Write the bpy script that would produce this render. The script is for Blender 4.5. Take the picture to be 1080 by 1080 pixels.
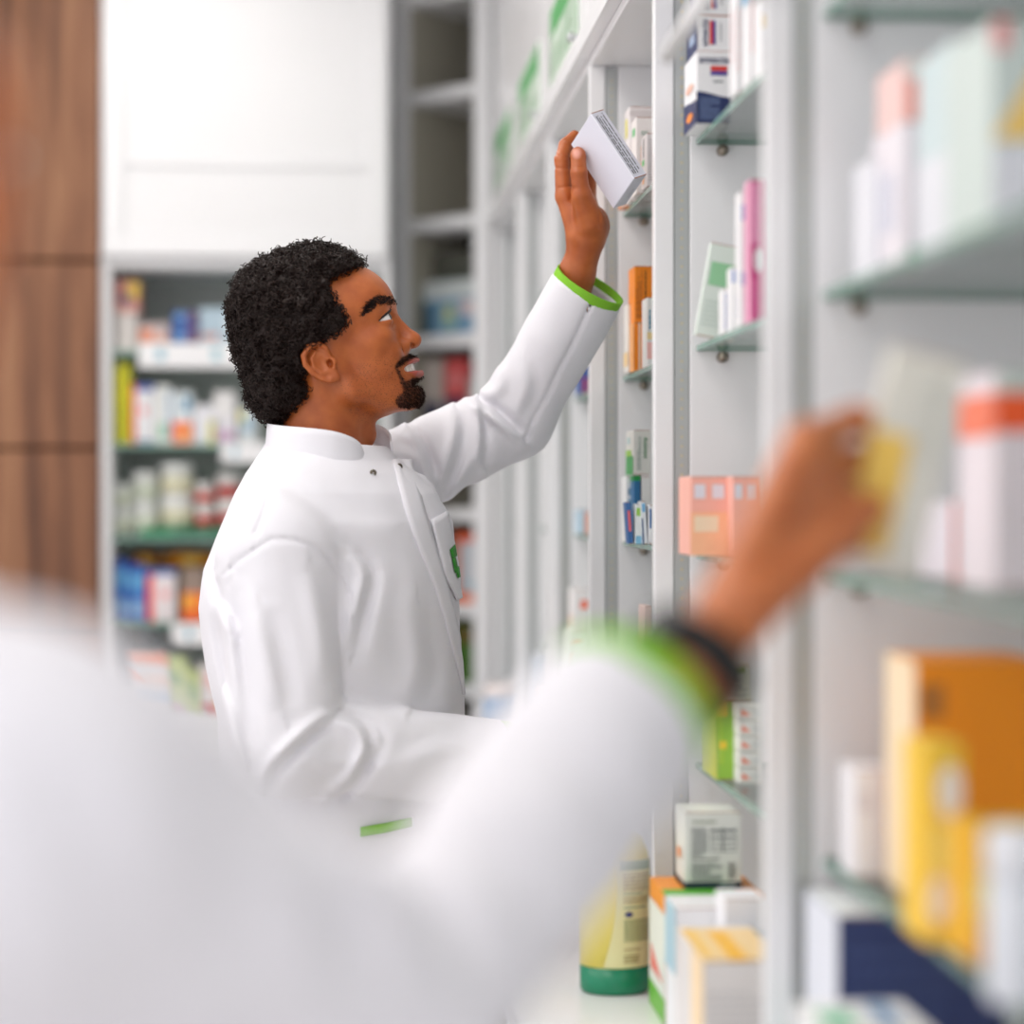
import bpy, bmesh, math, random
import numpy as np
from mathutils import Vector, Matrix

for _o in list(bpy.data.objects): bpy.data.objects.remove(_o)
SC = bpy.context.scene
COL = SC.collection
random.seed(7); RNG = np.random.default_rng(11)

# ------------------------------------------------------------------ camera
F = 2250.0                       # focal length in pixels of the 1080 frame
CAMZ = 1.42
YAW = math.atan(179.0 / F)       # the shelving runs along +Y, the camera is turned a little to the right
HOR = 523.0                      # image row of the horizon
cam = bpy.data.cameras.new('camera'); camo = bpy.data.objects.new('camera', cam); COL.objects.link(camo)
cam.sensor_width = 36.0; cam.lens = 36.0 * F / 1080.0
cam.shift_y = (HOR - 540.0) / 1080.0
camo.location = (0, 0, CAMZ); camo.rotation_euler = (math.pi / 2, 0, -YAW)
cam.clip_start = 0.02
cam.dof.use_dof = True; cam.dof.focus_distance = 2.71; cam.dof.aperture_fstop = 1.62
SC.camera = camo

# ------------------------------------------------------------------ light and exposure
SC.view_settings.view_transform = 'Standard'; SC.view_settings.look = 'None'
SC.view_settings.gamma = 1.0; SC.view_settings.use_curve_mapping = False
SC.view_settings.exposure = 0.60
world = bpy.data.worlds.new('world'); SC.world = world; world.use_nodes = True
world.node_tree.nodes['Background'].inputs[0].default_value = (0.985, 0.97, 1.0, 1)
world.node_tree.nodes['Background'].inputs[1].default_value = 0.76
CEIL = 2.85
LAMPS = [(lx, ly, lp) for lx in (-0.45, -1.9) for ly, lp in ((0.0, 1.2), (1.15, 2.6), (2.3, 4.4), (3.45, 3.6), (4.4, 0.8))]

# ------------------------------------------------------------------ helpers: places
SY, CY = math.sin(YAW), math.cos(YAW)
def at(px, py, d):                       # pixel + distance along the view axis -> world
    xc = (px - 540.0) * d / F
    return (xc * CY + d * SY, -xc * SY + d * CY, CAMZ - (py - HOR) * d / F)
def onY(px, Y):                          # where the ray of a pixel column meets the plane y = Y -> x, distance
    k = (px - 540.0) / F
    t = Y / (CY - k * SY)
    return t * (k * CY + SY), t
def zat(py, d): return CAMZ - (py - HOR) * d / F
def C(px, py, d):                        # view-aligned coordinates (right, away, up)
    return np.array([(px - 540.0) * d / F, d, CAMZ - (py - HOR) * d / F])
def view_to_world(V):
    V = np.asarray(V, float); W = np.empty_like(V)
    W[..., 0] = V[..., 0] * CY + V[..., 1] * SY
    W[..., 1] = -V[..., 0] * SY + V[..., 1] * CY
    W[..., 2] = V[..., 2]
    return W

# ------------------------------------------------------------------ helpers: materials
MATS = {}
def srgb(c):
    return tuple(((v / 255.0) / 12.92 if v <= 10 else (((v / 255.0) + 0.055) / 1.055) ** 2.4) for v in c)
def mat(name, rgb, rough=0.5, metal=0.0, noise=0.0, nscale=30.0, bump=0.0, bscale=200.0, spec=0.5, sss=0.0, lin=False, coat=0.0):
    if name in MATS: return MATS[name]
    m = bpy.data.materials.new(name); m.use_nodes = True; MATS[name] = m
    nt = m.node_tree; b = nt.nodes['Principled BSDF']
    c = rgb if lin else srgb(rgb)
    b.inputs['Base Color'].default_value = (*c, 1); b.inputs['Roughness'].default_value = rough
    b.inputs['Metallic'].default_value = metal; b.inputs['Specular IOR Level'].default_value = spec
    if coat: b.inputs['Coat Weight'].default_value = coat
    tc = nt.nodes.new('ShaderNodeTexCoord')
    if noise:
        n = nt.nodes.new('ShaderNodeTexNoise'); n.inputs['Scale'].default_value = nscale; n.inputs['Detail'].default_value = 3
        nt.links.new(tc.outputs['Object'], n.inputs['Vector'])
        r = nt.nodes.new('ShaderNodeMapRange'); r.inputs[3].default_value = 1 - noise; r.inputs[4].default_value = 1 + noise
        nt.links.new(n.outputs['Fac'], r.inputs[0])
        x = nt.nodes.new('ShaderNodeMix'); x.data_type = 'RGBA'; x.blend_type = 'MULTIPLY'; x.inputs[0].default_value = 1
        x.inputs[6].default_value = (*c, 1); nt.links.new(r.outputs[0], x.inputs[7]); nt.links.new(x.outputs[2], b.inputs['Base Color'])
    if bump:
        n2 = nt.nodes.new('ShaderNodeTexNoise'); n2.inputs['Scale'].default_value = bscale; n2.inputs['Detail'].default_value = 2
        nt.links.new(tc.outputs['Object'], n2.inputs['Vector'])
        bp = nt.nodes.new('ShaderNodeBump'); bp.inputs['Strength'].default_value = bump; bp.inputs['Distance'].default_value = 0.002
        nt.links.new(n2.outputs['Fac'], bp.inputs['Height']); nt.links.new(bp.outputs['Normal'], b.inputs['Normal'])
    if sss:
        b.inputs['Subsurface Weight'].default_value = sss; b.inputs['Subsurface Radius'].default_value = (0.012, 0.004, 0.002)
        b.inputs['Subsurface Scale'].default_value = 0.3
    return m
def ink(rgb):                                  # printed colour
    return mat('print_%02x%02x%02x' % tuple(rgb), rgb, rough=0.45)
def wood_mat():
    m = bpy.data.materials.new('wood_veneer'); m.use_nodes = True; nt = m.node_tree; b = nt.nodes['Principled BSDF']
    tc = nt.nodes.new('ShaderNodeTexCoord'); mp = nt.nodes.new('ShaderNodeMapping'); mp.inputs['Scale'].default_value = (11, 11, 0.9)
    nt.links.new(tc.outputs['Object'], mp.inputs['Vector'])
    n = nt.nodes.new('ShaderNodeTexNoise'); n.inputs['Scale'].default_value = 2.2; n.inputs['Detail'].default_value = 7; n.inputs['Distortion'].default_value = 0.6
    nt.links.new(mp.outputs[0], n.inputs['Vector'])
    r = nt.nodes.new('ShaderNodeValToRGB'); e = r.color_ramp.elements
    e[0].position = 0.3; e[0].color = (*srgb((88, 53, 33)), 1); e[1].position = 0.72; e[1].color = (*srgb((152, 106, 74)), 1)
    k = e.new(0.5); k.color = (*srgb((127, 82, 54)), 1)
    nt.links.new(n.outputs['Fac'], r.inputs[0]); nt.links.new(r.outputs[0], b.inputs['Base Color']); b.inputs['Roughness'].default_value = 0.5
    return m
def glass_mat(name, tint, gloss=0.10):
    m = bpy.data.materials.new(name); m.use_nodes = True; nt = m.node_tree
    nt.nodes.remove(nt.nodes['Principled BSDF']); out = nt.nodes['Material Output']
    t = nt.nodes.new('ShaderNodeBsdfTransparent'); t.inputs[0].default_value = (*tint, 1)
    g = nt.nodes.new('ShaderNodeBsdfGlossy'); g.inputs['Roughness'].default_value = 0.03
    lw = nt.nodes.new('ShaderNodeLayerWeight'); lw.inputs[0].default_value = 0.25
    mr = nt.nodes.new('ShaderNodeMapRange'); mr.inputs[3].default_value = gloss * 0.5; mr.inputs[4].default_value = 0.55
    nt.links.new(lw.outputs['Fresnel'], mr.inputs[0])
    mx = nt.nodes.new('ShaderNodeMixShader'); nt.links.new(mr.outputs[0], mx.inputs[0])
    nt.links.new(t.outputs[0], mx.inputs[1]); nt.links.new(g.outputs[0], mx.inputs[2]); nt.links.new(mx.outputs[0], out.inputs[0])
    return m

WHITE = mat('white_laminate', (236, 236, 238), rough=0.35, noise=0.015, nscale=4)
WHITE2 = mat('white_gloss_laminate', (238, 238, 240), rough=0.22)
GREY_IN = mat('grey_laminate', (196, 199, 196), rough=0.5, noise=0.02)
BEIGE_IN = mat('beige_laminate', (176, 172, 158), rough=0.55, noise=0.02)
ALU = mat('aluminium', (186, 190, 190), rough=0.4, metal=0.35)
STEEL = mat('steel', (150, 140, 128), rough=0.28, metal=0.9)
LEDM = mat('led_chip', (206, 196, 166), rough=0.4)
CARD = mat('cardboard_edge', (168, 112, 84), rough=0.8)
GLASS = glass_mat('shelf_glass', (0.93, 0.96, 0.95))
GEDGE = mat('glass_edge', (122, 160, 146), rough=0.15)
COATM = mat('coat_cotton', (228, 227, 233), rough=0.85, bump=0.12, bscale=900, spec=0.15)
TRIM = mat('green_trim', (132, 194, 56), rough=0.8, bump=0.2, bscale=1400, spec=0.2)
WOOD = wood_mat()

# ------------------------------------------------------------------ helpers: objects
def tag(o, label, cat, group=None, kind=None):
    if label: o['label'] = label
    if cat: o['category'] = cat
    if group: o['group'] = group
    if kind: o['kind'] = kind
    return o
def thing(name, loc, label=None, cat=None, group=None, kind=None, rz=0.0):
    o = bpy.data.objects.new(name, None); COL.objects.link(o); o.location = loc; o.rotation_euler = (0, 0, rz)
    o.empty_display_size = 0.05
    return tag(o, label, cat, group, kind)
def mesh_obj(name, verts, faces, mats, parent=None, smooth=False, mi=None, loc=None):
    me = bpy.data.meshes.new(name)
    me.from_pydata([tuple(map(float, v)) for v in verts] if not isinstance(verts, list) else verts, [], faces if isinstance(faces, list) else faces.tolist())
    if not isinstance(mats, (list, tuple)): mats = [mats]
    for m in mats: me.materials.append(m)
    if mi is not None: me.polygons.foreach_set('material_index', mi)
    if smooth: me.polygons.foreach_set('use_smooth', [True] * len(me.polygons))
    me.update()
    o = bpy.data.objects.new(name, me); COL.objects.link(o)
    if parent: o.parent = parent
    if loc is not None: o.location = loc
    return o
class MB:                                     # collects simple solids into one mesh
    def __init__(s): s.v = []; s.f = []; s.mi = []
    def add(s, v, f, mi=0):
        b = len(s.v); s.v += [tuple(p) for p in v]; s.f += [tuple(i + b for i in q) for q in f]; s.mi += [mi] * len(f); return s
    def box(s, x0, y0, z0, x1, y1, z1, mi=0, c=None):
        if x1 < x0: x0, x1 = x1, x0
        if y1 < y0: y0, y1 = y1, y0
        if z1 < z0: z0, z1 = z1, z0
        if c is None: c = 0.0012
        c = min(c, (x1 - x0) * .3, (y1 - y0) * .3, (z1 - z0) * .3)
        v = []; idx = {}
        for ix, X in enumerate((x0, x1)):
            for iy, Y in enumerate((y0, y1)):
                for iz, Z in enumerate((z0, z1)):
                    sx, sy, sz = (1, -1)[ix], (1, -1)[iy], (1, -1)[iz]
                    idx[ix, iy, iz] = len(v)
                    v += [(X, Y + sy * c, Z + sz * c), (X + sx * c, Y, Z + sz * c), (X + sx * c, Y + sy * c, Z)]
        f = []
        g = lambda a, b, cc, k: idx[a, b, cc] + k
        f += [(g(0,0,0,0), g(0,0,1,0), g(0,1,1,0), g(0,1,0,0)), (g(1,0,0,0), g(1,1,0,0), g(1,1,1,0), g(1,0,1,0)),
              (g(0,0,0,1), g(1,0,0,1), g(1,0,1,1), g(0,0,1,1)), (g(0,1,0,1), g(0,1,1,1), g(1,1,1,1), g(1,1,0,1)),
              (g(0,0,0,2), g(0,1,0,2), g(1,1,0,2), g(1,0,0,2)), (g(0,0,1,2), g(1,0,1,2), g(1,1,1,2), g(0,1,1,2))]
        for a in (0, 1):
            for b in (0, 1):
                q = (g(a,b,0,0), g(a,b,1,0), g(a,b,1,1), g(a,b,0,1)); f.append(q if (a + b) % 2 else q[::-1])
                q = (g(a,0,b,0), g(a,1,b,0), g(a,1,b,2), g(a,0,b,2)); f.append(q[::-1] if (a + b) % 2 else q)
                q = (g(0,a,b,1), g(1,a,b,1), g(1,a,b,2), g(0,a,b,2)); f.append(q if (a + b) % 2 else q[::-1])
                for cc in (0, 1):
                    q = (g(a,b,cc,0), g(a,b,cc,1), g(a,b,cc,2)); f.append(q if (a + b + cc) % 2 == 0 else q[::-1])
        return s.add(v, f, mi)
    def quad(s, a, b, c, d, mi=0): return s.add([a, b, c, d], [(0, 1, 2, 3)], mi)
    def lathe(s, prof, n=24, cx=0, cy=0, mi=0, sx=1.0, sy=1.0, mis=None):
        b = len(s.v); m = len(prof)
        for r, z in prof:
            for k in range(n):
                a = 2 * math.pi * k / n; s.v.append((cx + r * sx * math.cos(a), cy + r * sy * math.sin(a), z))
        for i in range(m - 1):
            for k in range(n):
                k2 = (k + 1) % n
                s.f.append((b + i * n + k, b + i * n + k2, b + (i + 1) * n + k2, b + (i + 1) * n + k)); s.mi.append(mis[i] if mis else mi)
        s.f.append(tuple(b + k for k in range(n))[::-1]); s.mi.append(mis[0] if mis else mi)
        s.f.append(tuple(b + (m - 1) * n + k for k in range(n))); s.mi.append(mis[-1] if mis else mi)
        return s
    def tube(s, pts, r, n=8, mi=0):
        b = len(s.v); pts = [Vector(p) for p in pts]
        rs = r if isinstance(r, (list, tuple)) else [r] * len(pts)
        for i, p in enumerate(pts):
            t = (pts[min(i + 1, len(pts) - 1)] - pts[max(i - 1, 0)]).normalized()
            u = t.cross(Vector((0, 0, 1)));  u = u.normalized() if u.length > 1e-4 else Vector((1, 0, 0))
            w = t.cross(u)
            for k in range(n):
                a = 2 * math.pi * k / n; s.v.append(tuple(p + (u * math.cos(a) + w * math.sin(a)) * rs[i]))
        for i in range(len(pts) - 1):
            for k in range(n):
                k2 = (k + 1) % n; s.f.append((b + i * n + k, b + i * n + k2, b + (i + 1) * n + k2, b + (i + 1) * n + k)); s.mi.append(mi)
        s.f.append(tuple(b + k for k in range(n))[::-1]); s.f.append(tuple(b + (len(pts) - 1) * n + k for k in range(n))); s.mi += [mi, mi]
        return s
    def build(s, name, mats, parent=None, smooth=False, loc=None):
        return mesh_obj(name, s.v, s.f, mats, parent, smooth, s.mi, loc)
TXT = {}
def text_mesh(body, width):                   # flat lettering mesh in its XY plane, centred, given width
    key = body
    if key not in TXT:
        cu = bpy.data.curves.new('lettering', 'FONT'); cu.body = body; cu.size = 1; cu.align_x = 'CENTER'; cu.align_y = 'CENTER'
        cu.offset = 0.012
        ob = bpy.data.objects.new('lettering_source', cu); COL.objects.link(ob); bpy.context.view_layer.update()
        me = bpy.data.meshes.new_from_object(ob.evaluated_get(bpy.context.evaluated_depsgraph_get()))
        xs = [v.co.x for v in me.vertices]; ys = [v.co.y for v in me.vertices]
        cx, cy, w = (max(xs) + min(xs)) / 2, (max(ys) + min(ys)) / 2, max(xs) - min(xs)
        TXT[key] = ([((v.co.x - cx) / w, (v.co.y - cy) / w) for v in me.vertices], [tuple(p.vertices) for p in me.polygons])
        bpy.data.objects.remove(ob)
    v, f = TXT[key]
    return [(x * width, y * width) for x, y in v], f

# ------------------------------------------------------------------ cartons with print
class Faces:                                   # frames of a wx * dy * hz box standing on its origin (x centred, y from 0)
    def __init__(s, w, d, h):
        e = 0.0004
        s.fr = {'front': ((-w/2, -e, 0), (w, 0, 0), (0, 0, h)), 'left': ((-w/2 - e, d, 0), (0, -d, 0), (0, 0, h)),
                'right': ((w/2 + e, 0, 0), (0, d, 0), (0, 0, h)), 'top': ((-w/2, 0, h + e), (w, 0, 0), (0, d, 0)),
                'bottom': ((-w/2, d, -e), (w, 0, 0), (0, -d, 0))}
    def pt(s, face, u, v, lift=0.0):
        o, a, b = [Vector(t) for t in s.fr[face]]
        n = a.cross(b).normalized()
        return tuple(o + a * u + b * v + n * lift)
def rounded(wd):
    return wd
def carton(name, label, w, d, h, rgb, prints=(), loc=(0, 0, 0), rz=0.0, tilt=None, group=None, cat='box', flap=True, rough=0.42, words=()):
    root = MB().box(-w/2, 0, 0, w/2, d, h, c=0.0009).build(name, mat('carton_%02x%02x%02x' % tuple(rgb), rgb, rough=rough), None)
    tag(root, label, cat, group); root.location = loc; root.rotation_euler = (tilt[0] if tilt else 0, tilt[1] if tilt else 0, rz)
    fr = Faces(w, d, h)
    if flap:
        for z, t in ((h, 1), (0, -1)):
            m = MB().box(-w/2 + .001, -.0002, z - (.0009 if t > 0 else -.0001), w/2 - .001, .0006, z + (-.0001 if t > 0 else .0009), 0, 0.0001)
            m.build('flap_edge', CARD, root)
    layer = 0
    def ci(c): return 0
    for p in prints:
        face, u0, v0, u1, v1, c = p[:6]; k = p[6] if len(p) > 6 else 'fill'; layer += 1; L = 0.00008 * layer; mb = MB()
        if k == 'fill':
            mb.quad(fr.pt(face, u0, v0, L), fr.pt(face, u1, v0, L), fr.pt(face, u1, v1, L), fr.pt(face, u0, v1, L), ci(c))
        elif k == 'disc':
            uc, vc = (u0 + u1) / 2, (v0 + v1) / 2; n = 18
            mb.add([fr.pt(face, uc + (u1 - u0) / 2 * math.cos(2 * math.pi * i / n), vc + (v1 - v0) / 2 * math.sin(2 * math.pi * i / n), L) for i in range(n)], [tuple(range(n))], ci(c))
        elif k == 'wave':
            n = 14; lo = []; hi = []
            for i in range(n + 1):
                t = i / n; u = u0 + (u1 - u0) * t
                lo.append(fr.pt(face, u, v0, L)); hi.append(fr.pt(face, u, v1 - (v1 - v0) * .09 * (1 - math.cos(t * math.pi)), L))
            mb.add(lo + hi, [(i, i + 1, n + 2 + i, n + 1 + i) for i in range(n)], ci(c))
        elif k == 'tri':
            mb.add([fr.pt(face, u0, v0, L), fr.pt(face, u1, v0, L), fr.pt(face, (u0 if len(p) < 8 else p[7]), v1, L)], [(0, 1, 2)], ci(c))
        elif k in ('lines', 'vlines'):         # small unreadable type: rows of word-long strokes
            n = p[7]; rr = random.Random(hash((round(u0, 3), round(v0, 3), n)) & 1023)
            for i in range(n):
                a = (i + 0.25) / n; b = (i + 0.72) / n; t = 0.0; end = 1.0 if rr.random() < .75 else rr.uniform(.5, .9)
                while t < end:
                    q = min(end, t + rr.uniform(.05, .16))
                    if k == 'lines':
                        U0, U1 = u0 + (u1 - u0) * t, u0 + (u1 - u0) * q; V0, V1 = v1 - (v1 - v0) * b, v1 - (v1 - v0) * a
                    else:
                        V0, V1 = v0 + (v1 - v0) * t, v0 + (v1 - v0) * q; U0, U1 = u0 + (u1 - u0) * a, u0 + (u1 - u0) * b
                    mb.quad(fr.pt(face, U0, V0, L), fr.pt(face, U1, V0, L), fr.pt(face, U1, V1, L), fr.pt(face, U0, V1, L), ci(c))
                    t = q + .022
        if k in ('lines', 'vlines'): mb.build('small_print', ink(c), root)['kind'] = 'stuff'
        else: mb.build('printed_panel', ink(c), root)
    for (face, u, v, wid, body, c, ang) in words:
        tv, tf = text_mesh(body, wid)
        o, a, b = [Vector(t) for t in fr.fr[face]]; an, bn = a.normalized(), b.normalized(); n = an.cross(bn)
        ca, sa = math.cos(ang), math.sin(ang)
        ctr = o + a * u + b * v + n * 0.0009
        mesh_obj('lettering', [tuple(ctr + an * (x * ca - y * sa) + bn * (x * sa + y * ca)) for x, y in tv], tf, ink(c), root)
    return root
def carton_px(name, label, px0, px1, ytop, Y, zb, depth, rgb, prints=(), **k):
    # a carton whose camera-side face stands in the plane y = Y between two pixel columns, on height zb
    x0, t0 = onY(px0, Y); x1, t1 = onY(px1, Y)
    h = zat(ytop, (t0 + t1) / 2) - zb
    return carton(name, label, x1 - x0, depth, max(h, .01), rgb, prints, loc=((x0 + x1) / 2, Y, zb + .0006), **k)
# ------------------------------------------------------------------ sculpting: distance fields meshed with surface nets
def smin(a, b, k):
    h = np.clip(0.5 + 0.5 * (b - a) / k, 0, 1); return b + (a - b) * h - k * h * (1 - h)
def smax(a, b, k): return -smin(-a, -b, k)
def ell(P, c, r, R=None):
    q = P - np.asarray(c, float)
    if R is not None: q = q @ R                     # R columns = axes
    r = np.asarray(r, float)
    k0 = np.sqrt(((q / r) ** 2).sum(1)); k1 = np.sqrt(((q / r ** 2) ** 2).sum(1)) + 1e-9
    return np.where(k0 < 1e-3, -r.min(), k0 * (k0 - 1) / k1)
def cone(P, a, b, ra, rb):
    a = np.asarray(a, float); b = np.asarray(b, float); ab = b - a; L = (ab ** 2).sum() + 1e-12
    t = np.clip(((P - a) @ ab) / L, 0, 1)
    return np.sqrt(((P - a - t[:, None] * ab) ** 2).sum(1)) - (ra + (rb - ra) * t)
def chain(P, pts, rs, k=0.004):
    d = None
    for i in range(len(pts) - 1):
        e = cone(P, pts[i], pts[i + 1], rs[i], rs[i + 1]); d = e if d is None else smin(d, e, k)
    return d
def plane(P, p, n): return (P - np.asarray(p, float)) @ np.asarray(n, float)
_PERM = None
def vnoise(P, freq, seed=0):                        # smooth value noise in [-1, 1]
    q = P * freq + seed * 17.31; i = np.floor(q).astype(np.int64); f = q - i; f = f * f * (3 - 2 * f)
    def h(a, b, c):
        n = (a * 73856093) ^ (b * 19349663) ^ (c * 83492791); n = (n ^ (n >> 13)) * 1274126177; n = n ^ (n >> 16)
        return ((n & 0xffff) / 32767.5) - 1
    r = 0
    for dx in (0, 1):
        for dy in (0, 1):
            for dz in (0, 1):
                w = (f[:, 0] if dx else 1 - f[:, 0]) * (f[:, 1] if dy else 1 - f[:, 1]) * (f[:, 2] if dz else 1 - f[:, 2])
                r = r + w * h(i[:, 0] + dx, i[:, 1] + dy, i[:, 2] + dz)
    return r
def nets(fn, lo, hi, h, band=7.0):
    lo = np.asarray(lo, float); hi = np.asarray(hi, float)
    st = 4
    n = (np.ceil((hi - lo) / (h * st)).astype(int) + 1)
    ax = [lo[i] + np.arange(n[i]) * h * st for i in range(3)]
    G = np.stack(np.meshgrid(*ax, indexing='ij'), -1).reshape(-1, 3)
    c = np.concatenate([fn(g) for g in np.array_split(G, max(1, len(G) // 200000))]).reshape(n).astype(np.float32)
    # upsample (linear) to the fine grid, re-evaluate near the surface
    def up(a, axis):
        m = a.shape[axis]; idx = np.arange((m - 1) * st + 1); i0 = np.minimum(idx // st, m - 2); t = (idx - i0 * st) / st
        sh = [1, 1, 1]; sh[axis] = -1; t = t.reshape(sh).astype(np.float32)
        return np.take(a, i0, axis) * (1 - t) + np.take(a, i0 + 1, axis) * t
    v = up(up(up(c, 0), 1), 2)
    act = np.argwhere(np.abs(v) < band * h)
    pts = lo + act * h
    vals = np.concatenate([fn(g) for g in np.array_split(pts, max(1, len(pts) // 150000))])
    v[act[:, 0], act[:, 1], act[:, 2]] = vals
    s = v < 0
    nx, ny, nz = s.shape
    cs = np.zeros((nx - 1, ny - 1, nz - 1), np.int8)
    for dx in (0, 1):
        for dy in (0, 1):
            for dz in (0, 1): cs += s[dx:nx - 1 + dx, dy:ny - 1 + dy, dz:nz - 1 + dz]
    cells = np.argwhere((cs > 0) & (cs < 8))
    vid = -np.ones(cs.shape, np.int64); vid[cells[:, 0], cells[:, 1], cells[:, 2]] = np.arange(len(cells))
    acc = np.zeros((len(cells), 3)); cnt = np.zeros(len(cells))
    cor = [(dx, dy, dz) for dx in (0, 1) for dy in (0, 1) for dz in (0, 1)]
    for a in cor:
        for b in cor:
            if sum(abs(p - q) for p, q in zip(a, b)) == 1 and a < b:
                va = v[cells[:, 0] + a[0], cells[:, 1] + a[1], cells[:, 2] + a[2]]; vb = v[cells[:, 0] + b[0], cells[:, 1] + b[1], cells[:, 2] + b[2]]
                x = (va < 0) != (vb < 0); t = np.where(x, va / np.where(x, va - vb, 1), 0)
                acc += np.where(x[:, None], np.array(a) + t[:, None] * (np.array(b) - np.array(a)), 0); cnt += x
    V = lo + (cells + acc / cnt[:, None]) * h
    Fs = []
    for axn in range(3):
        o1, o2 = [(1, 2), (2, 0), (0, 1)][axn]
        sl0 = [slice(None)] * 3; sl1 = [slice(None)] * 3; sl0[axn] = slice(0, -1); sl1[axn] = slice(1, None)
        e = np.argwhere(s[tuple(sl0)] != s[tuple(sl1)])
        e = e[(e[:, o1] > 0) & (e[:, o2] > 0) & (e[:, o1] < s.shape[o1] - 1) & (e[:, o2] < s.shape[o2] - 1)]
        def cell(d1, d2):
            k = e.copy(); k[:, o1] -= d1; k[:, o2] -= d2; return vid[k[:, 0], k[:, 1], k[:, 2]]
        q = np.stack([cell(1, 1), cell(0, 1), cell(0, 0), cell(1, 0)], 1)
        flip = ~s[e[:, 0], e[:, 1], e[:, 2]]
        q[flip] = q[flip][:, ::-1]; Fs.append(q)
    Q = np.concatenate(Fs); Q = Q[(Q >= 0).all(1)]
    return V, Q
def smooth_mesh(V, Q, it=1, lam=0.5):
    for _ in range(it):
        acc = np.zeros_like(V); cnt = np.zeros(len(V))
        for k in range(4):
            a, b = Q[:, k], Q[:, (k + 1) % 4]
            np.add.at(acc, a, V[b]); np.add.at(acc, b, V[a]); np.add.at(cnt, a, 1); np.add.at(cnt, b, 1)
        V = V + lam * (acc / np.maximum(cnt, 1)[:, None] - V)
    return V
def sculpt(name, V, Q, mats, parent, cols=None):     # view-aligned vertices -> smooth mesh object under parent
    W = view_to_world(V) - np.array(parent.location)
    me = bpy.data.meshes.new(name)
    me.vertices.add(len(W)); me.vertices.foreach_set('co', W.astype(np.float32).ravel())
    nf = len(Q); me.loops.add(nf * 4); me.loops.foreach_set('vertex_index', Q.astype(np.int32).ravel())
    me.polygons.add(nf); me.polygons.foreach_set('loop_start', np.arange(nf, dtype=np.int32) * 4)
    me.polygons.foreach_set('loop_total', np.full(nf, 4, np.int32))
    me.update(calc_edges=True); me.validate()
    me.polygons.foreach_set('use_smooth', np.ones(nf, bool))
    if cols is not None:
        for nm, c in cols.items():
            a = me.attributes.new(nm, 'FLOAT', 'POINT'); a.data.foreach_set('value', c.astype(np.float32))
    for m in (mats if isinstance(mats, (list, tuple)) else [mats]): me.materials.append(m)
    o = bpy.data.objects.new(name, me); COL.objects.link(o); o.parent = parent
    return o
def proj(P):
    return 540 + P[:, 0] * F / P[:, 1], HOR - (P[:, 2] - CAMZ) * F / P[:, 1]
def fold_disp(P, folds):                             # cloth folds: one side of each line raised, the other sunk
    px, py = proj(P); out = np.zeros(len(P))
    for (pts, amp, w, mode, dlo, dhi) in folds:
        pts = np.array(pts, float)
        if mode != 'groove' and len(pts) > 2:
            t = np.linspace(0, len(pts) - 1, 4 * (len(pts) - 1) + 1); i = np.minimum(t.astype(int), len(pts) - 2); fr = (t - i)[:, None]
            p0 = pts[np.maximum(i - 1, 0)]; p1 = pts[i]; p2 = pts[i + 1]; p3 = pts[np.minimum(i + 2, len(pts) - 1)]
            pts = 0.5 * (2 * p1 + (p2 - p0) * fr + (2 * p0 - 5 * p1 + 4 * p2 - p3) * fr ** 2 + (3 * p1 - p0 - 3 * p2 + p3) * fr ** 3)
        m = (px > pts[:, 0].min() - 4 * w) & (px < pts[:, 0].max() + 4 * w) & (py > pts[:, 1].min() - 4 * w) & (py < pts[:, 1].max() + 4 * w) & (P[:, 1] > dlo) & (P[:, 1] < dhi)
        if not m.any(): continue
        X, Yv = px[m], py[m]; best = np.full(len(X), 1e9); sg = np.zeros(len(X)); par = np.zeros(len(X))
        seg = np.sqrt((np.diff(pts, axis=0) ** 2).sum(1)); cum = np.concatenate([[0], np.cumsum(seg)]); tot = cum[-1]
        for k in range(len(pts) - 1):
            a, b = pts[k], pts[k + 1]; ab = b - a
            t = np.clip(((X - a[0]) * ab[0] + (Yv - a[1]) * ab[1]) / (ab @ ab), 0, 1)
            dx, dy = X - a[0] - t * ab[0], Yv - a[1] - t * ab[1]; d = np.hypot(dx, dy); u = d < best
            best = np.where(u, d, best); sg = np.where(u, np.sign(ab[0] * dy - ab[1] * dx), sg); par = np.where(u, (cum[k] + t * seg[k]) / tot, par)
        tp = np.sqrt(np.clip(np.sin(np.pi * np.clip(par, 0.02, 0.98)), 0, 1))
        s = best / w
        if mode == 'step': g = amp * sg * s * 1.7 * np.exp(-s * s) * tp
        elif mode == 'ridge': g = amp * np.exp(-s * s) * tp
        else: g = -amp * np.exp(-s * s)
        out[m] += g
    return out
def march(fn, px, py, d0, d1, n=160):                # first hit of the view ray with a field
    d = np.linspace(d0, d1, n)
    P = np.stack([(px - 540.0) * d / F, d, CAMZ - (py - HOR) * d / F], 1)
    v = fn(P); i = np.argmax(v < 0)
    if v[i] >= 0: return None
    if i == 0: return P[0]
    t = v[i - 1] / (v[i - 1] - v[i]); return P[i - 1] + t * (P[i] - P[i - 1])
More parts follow.
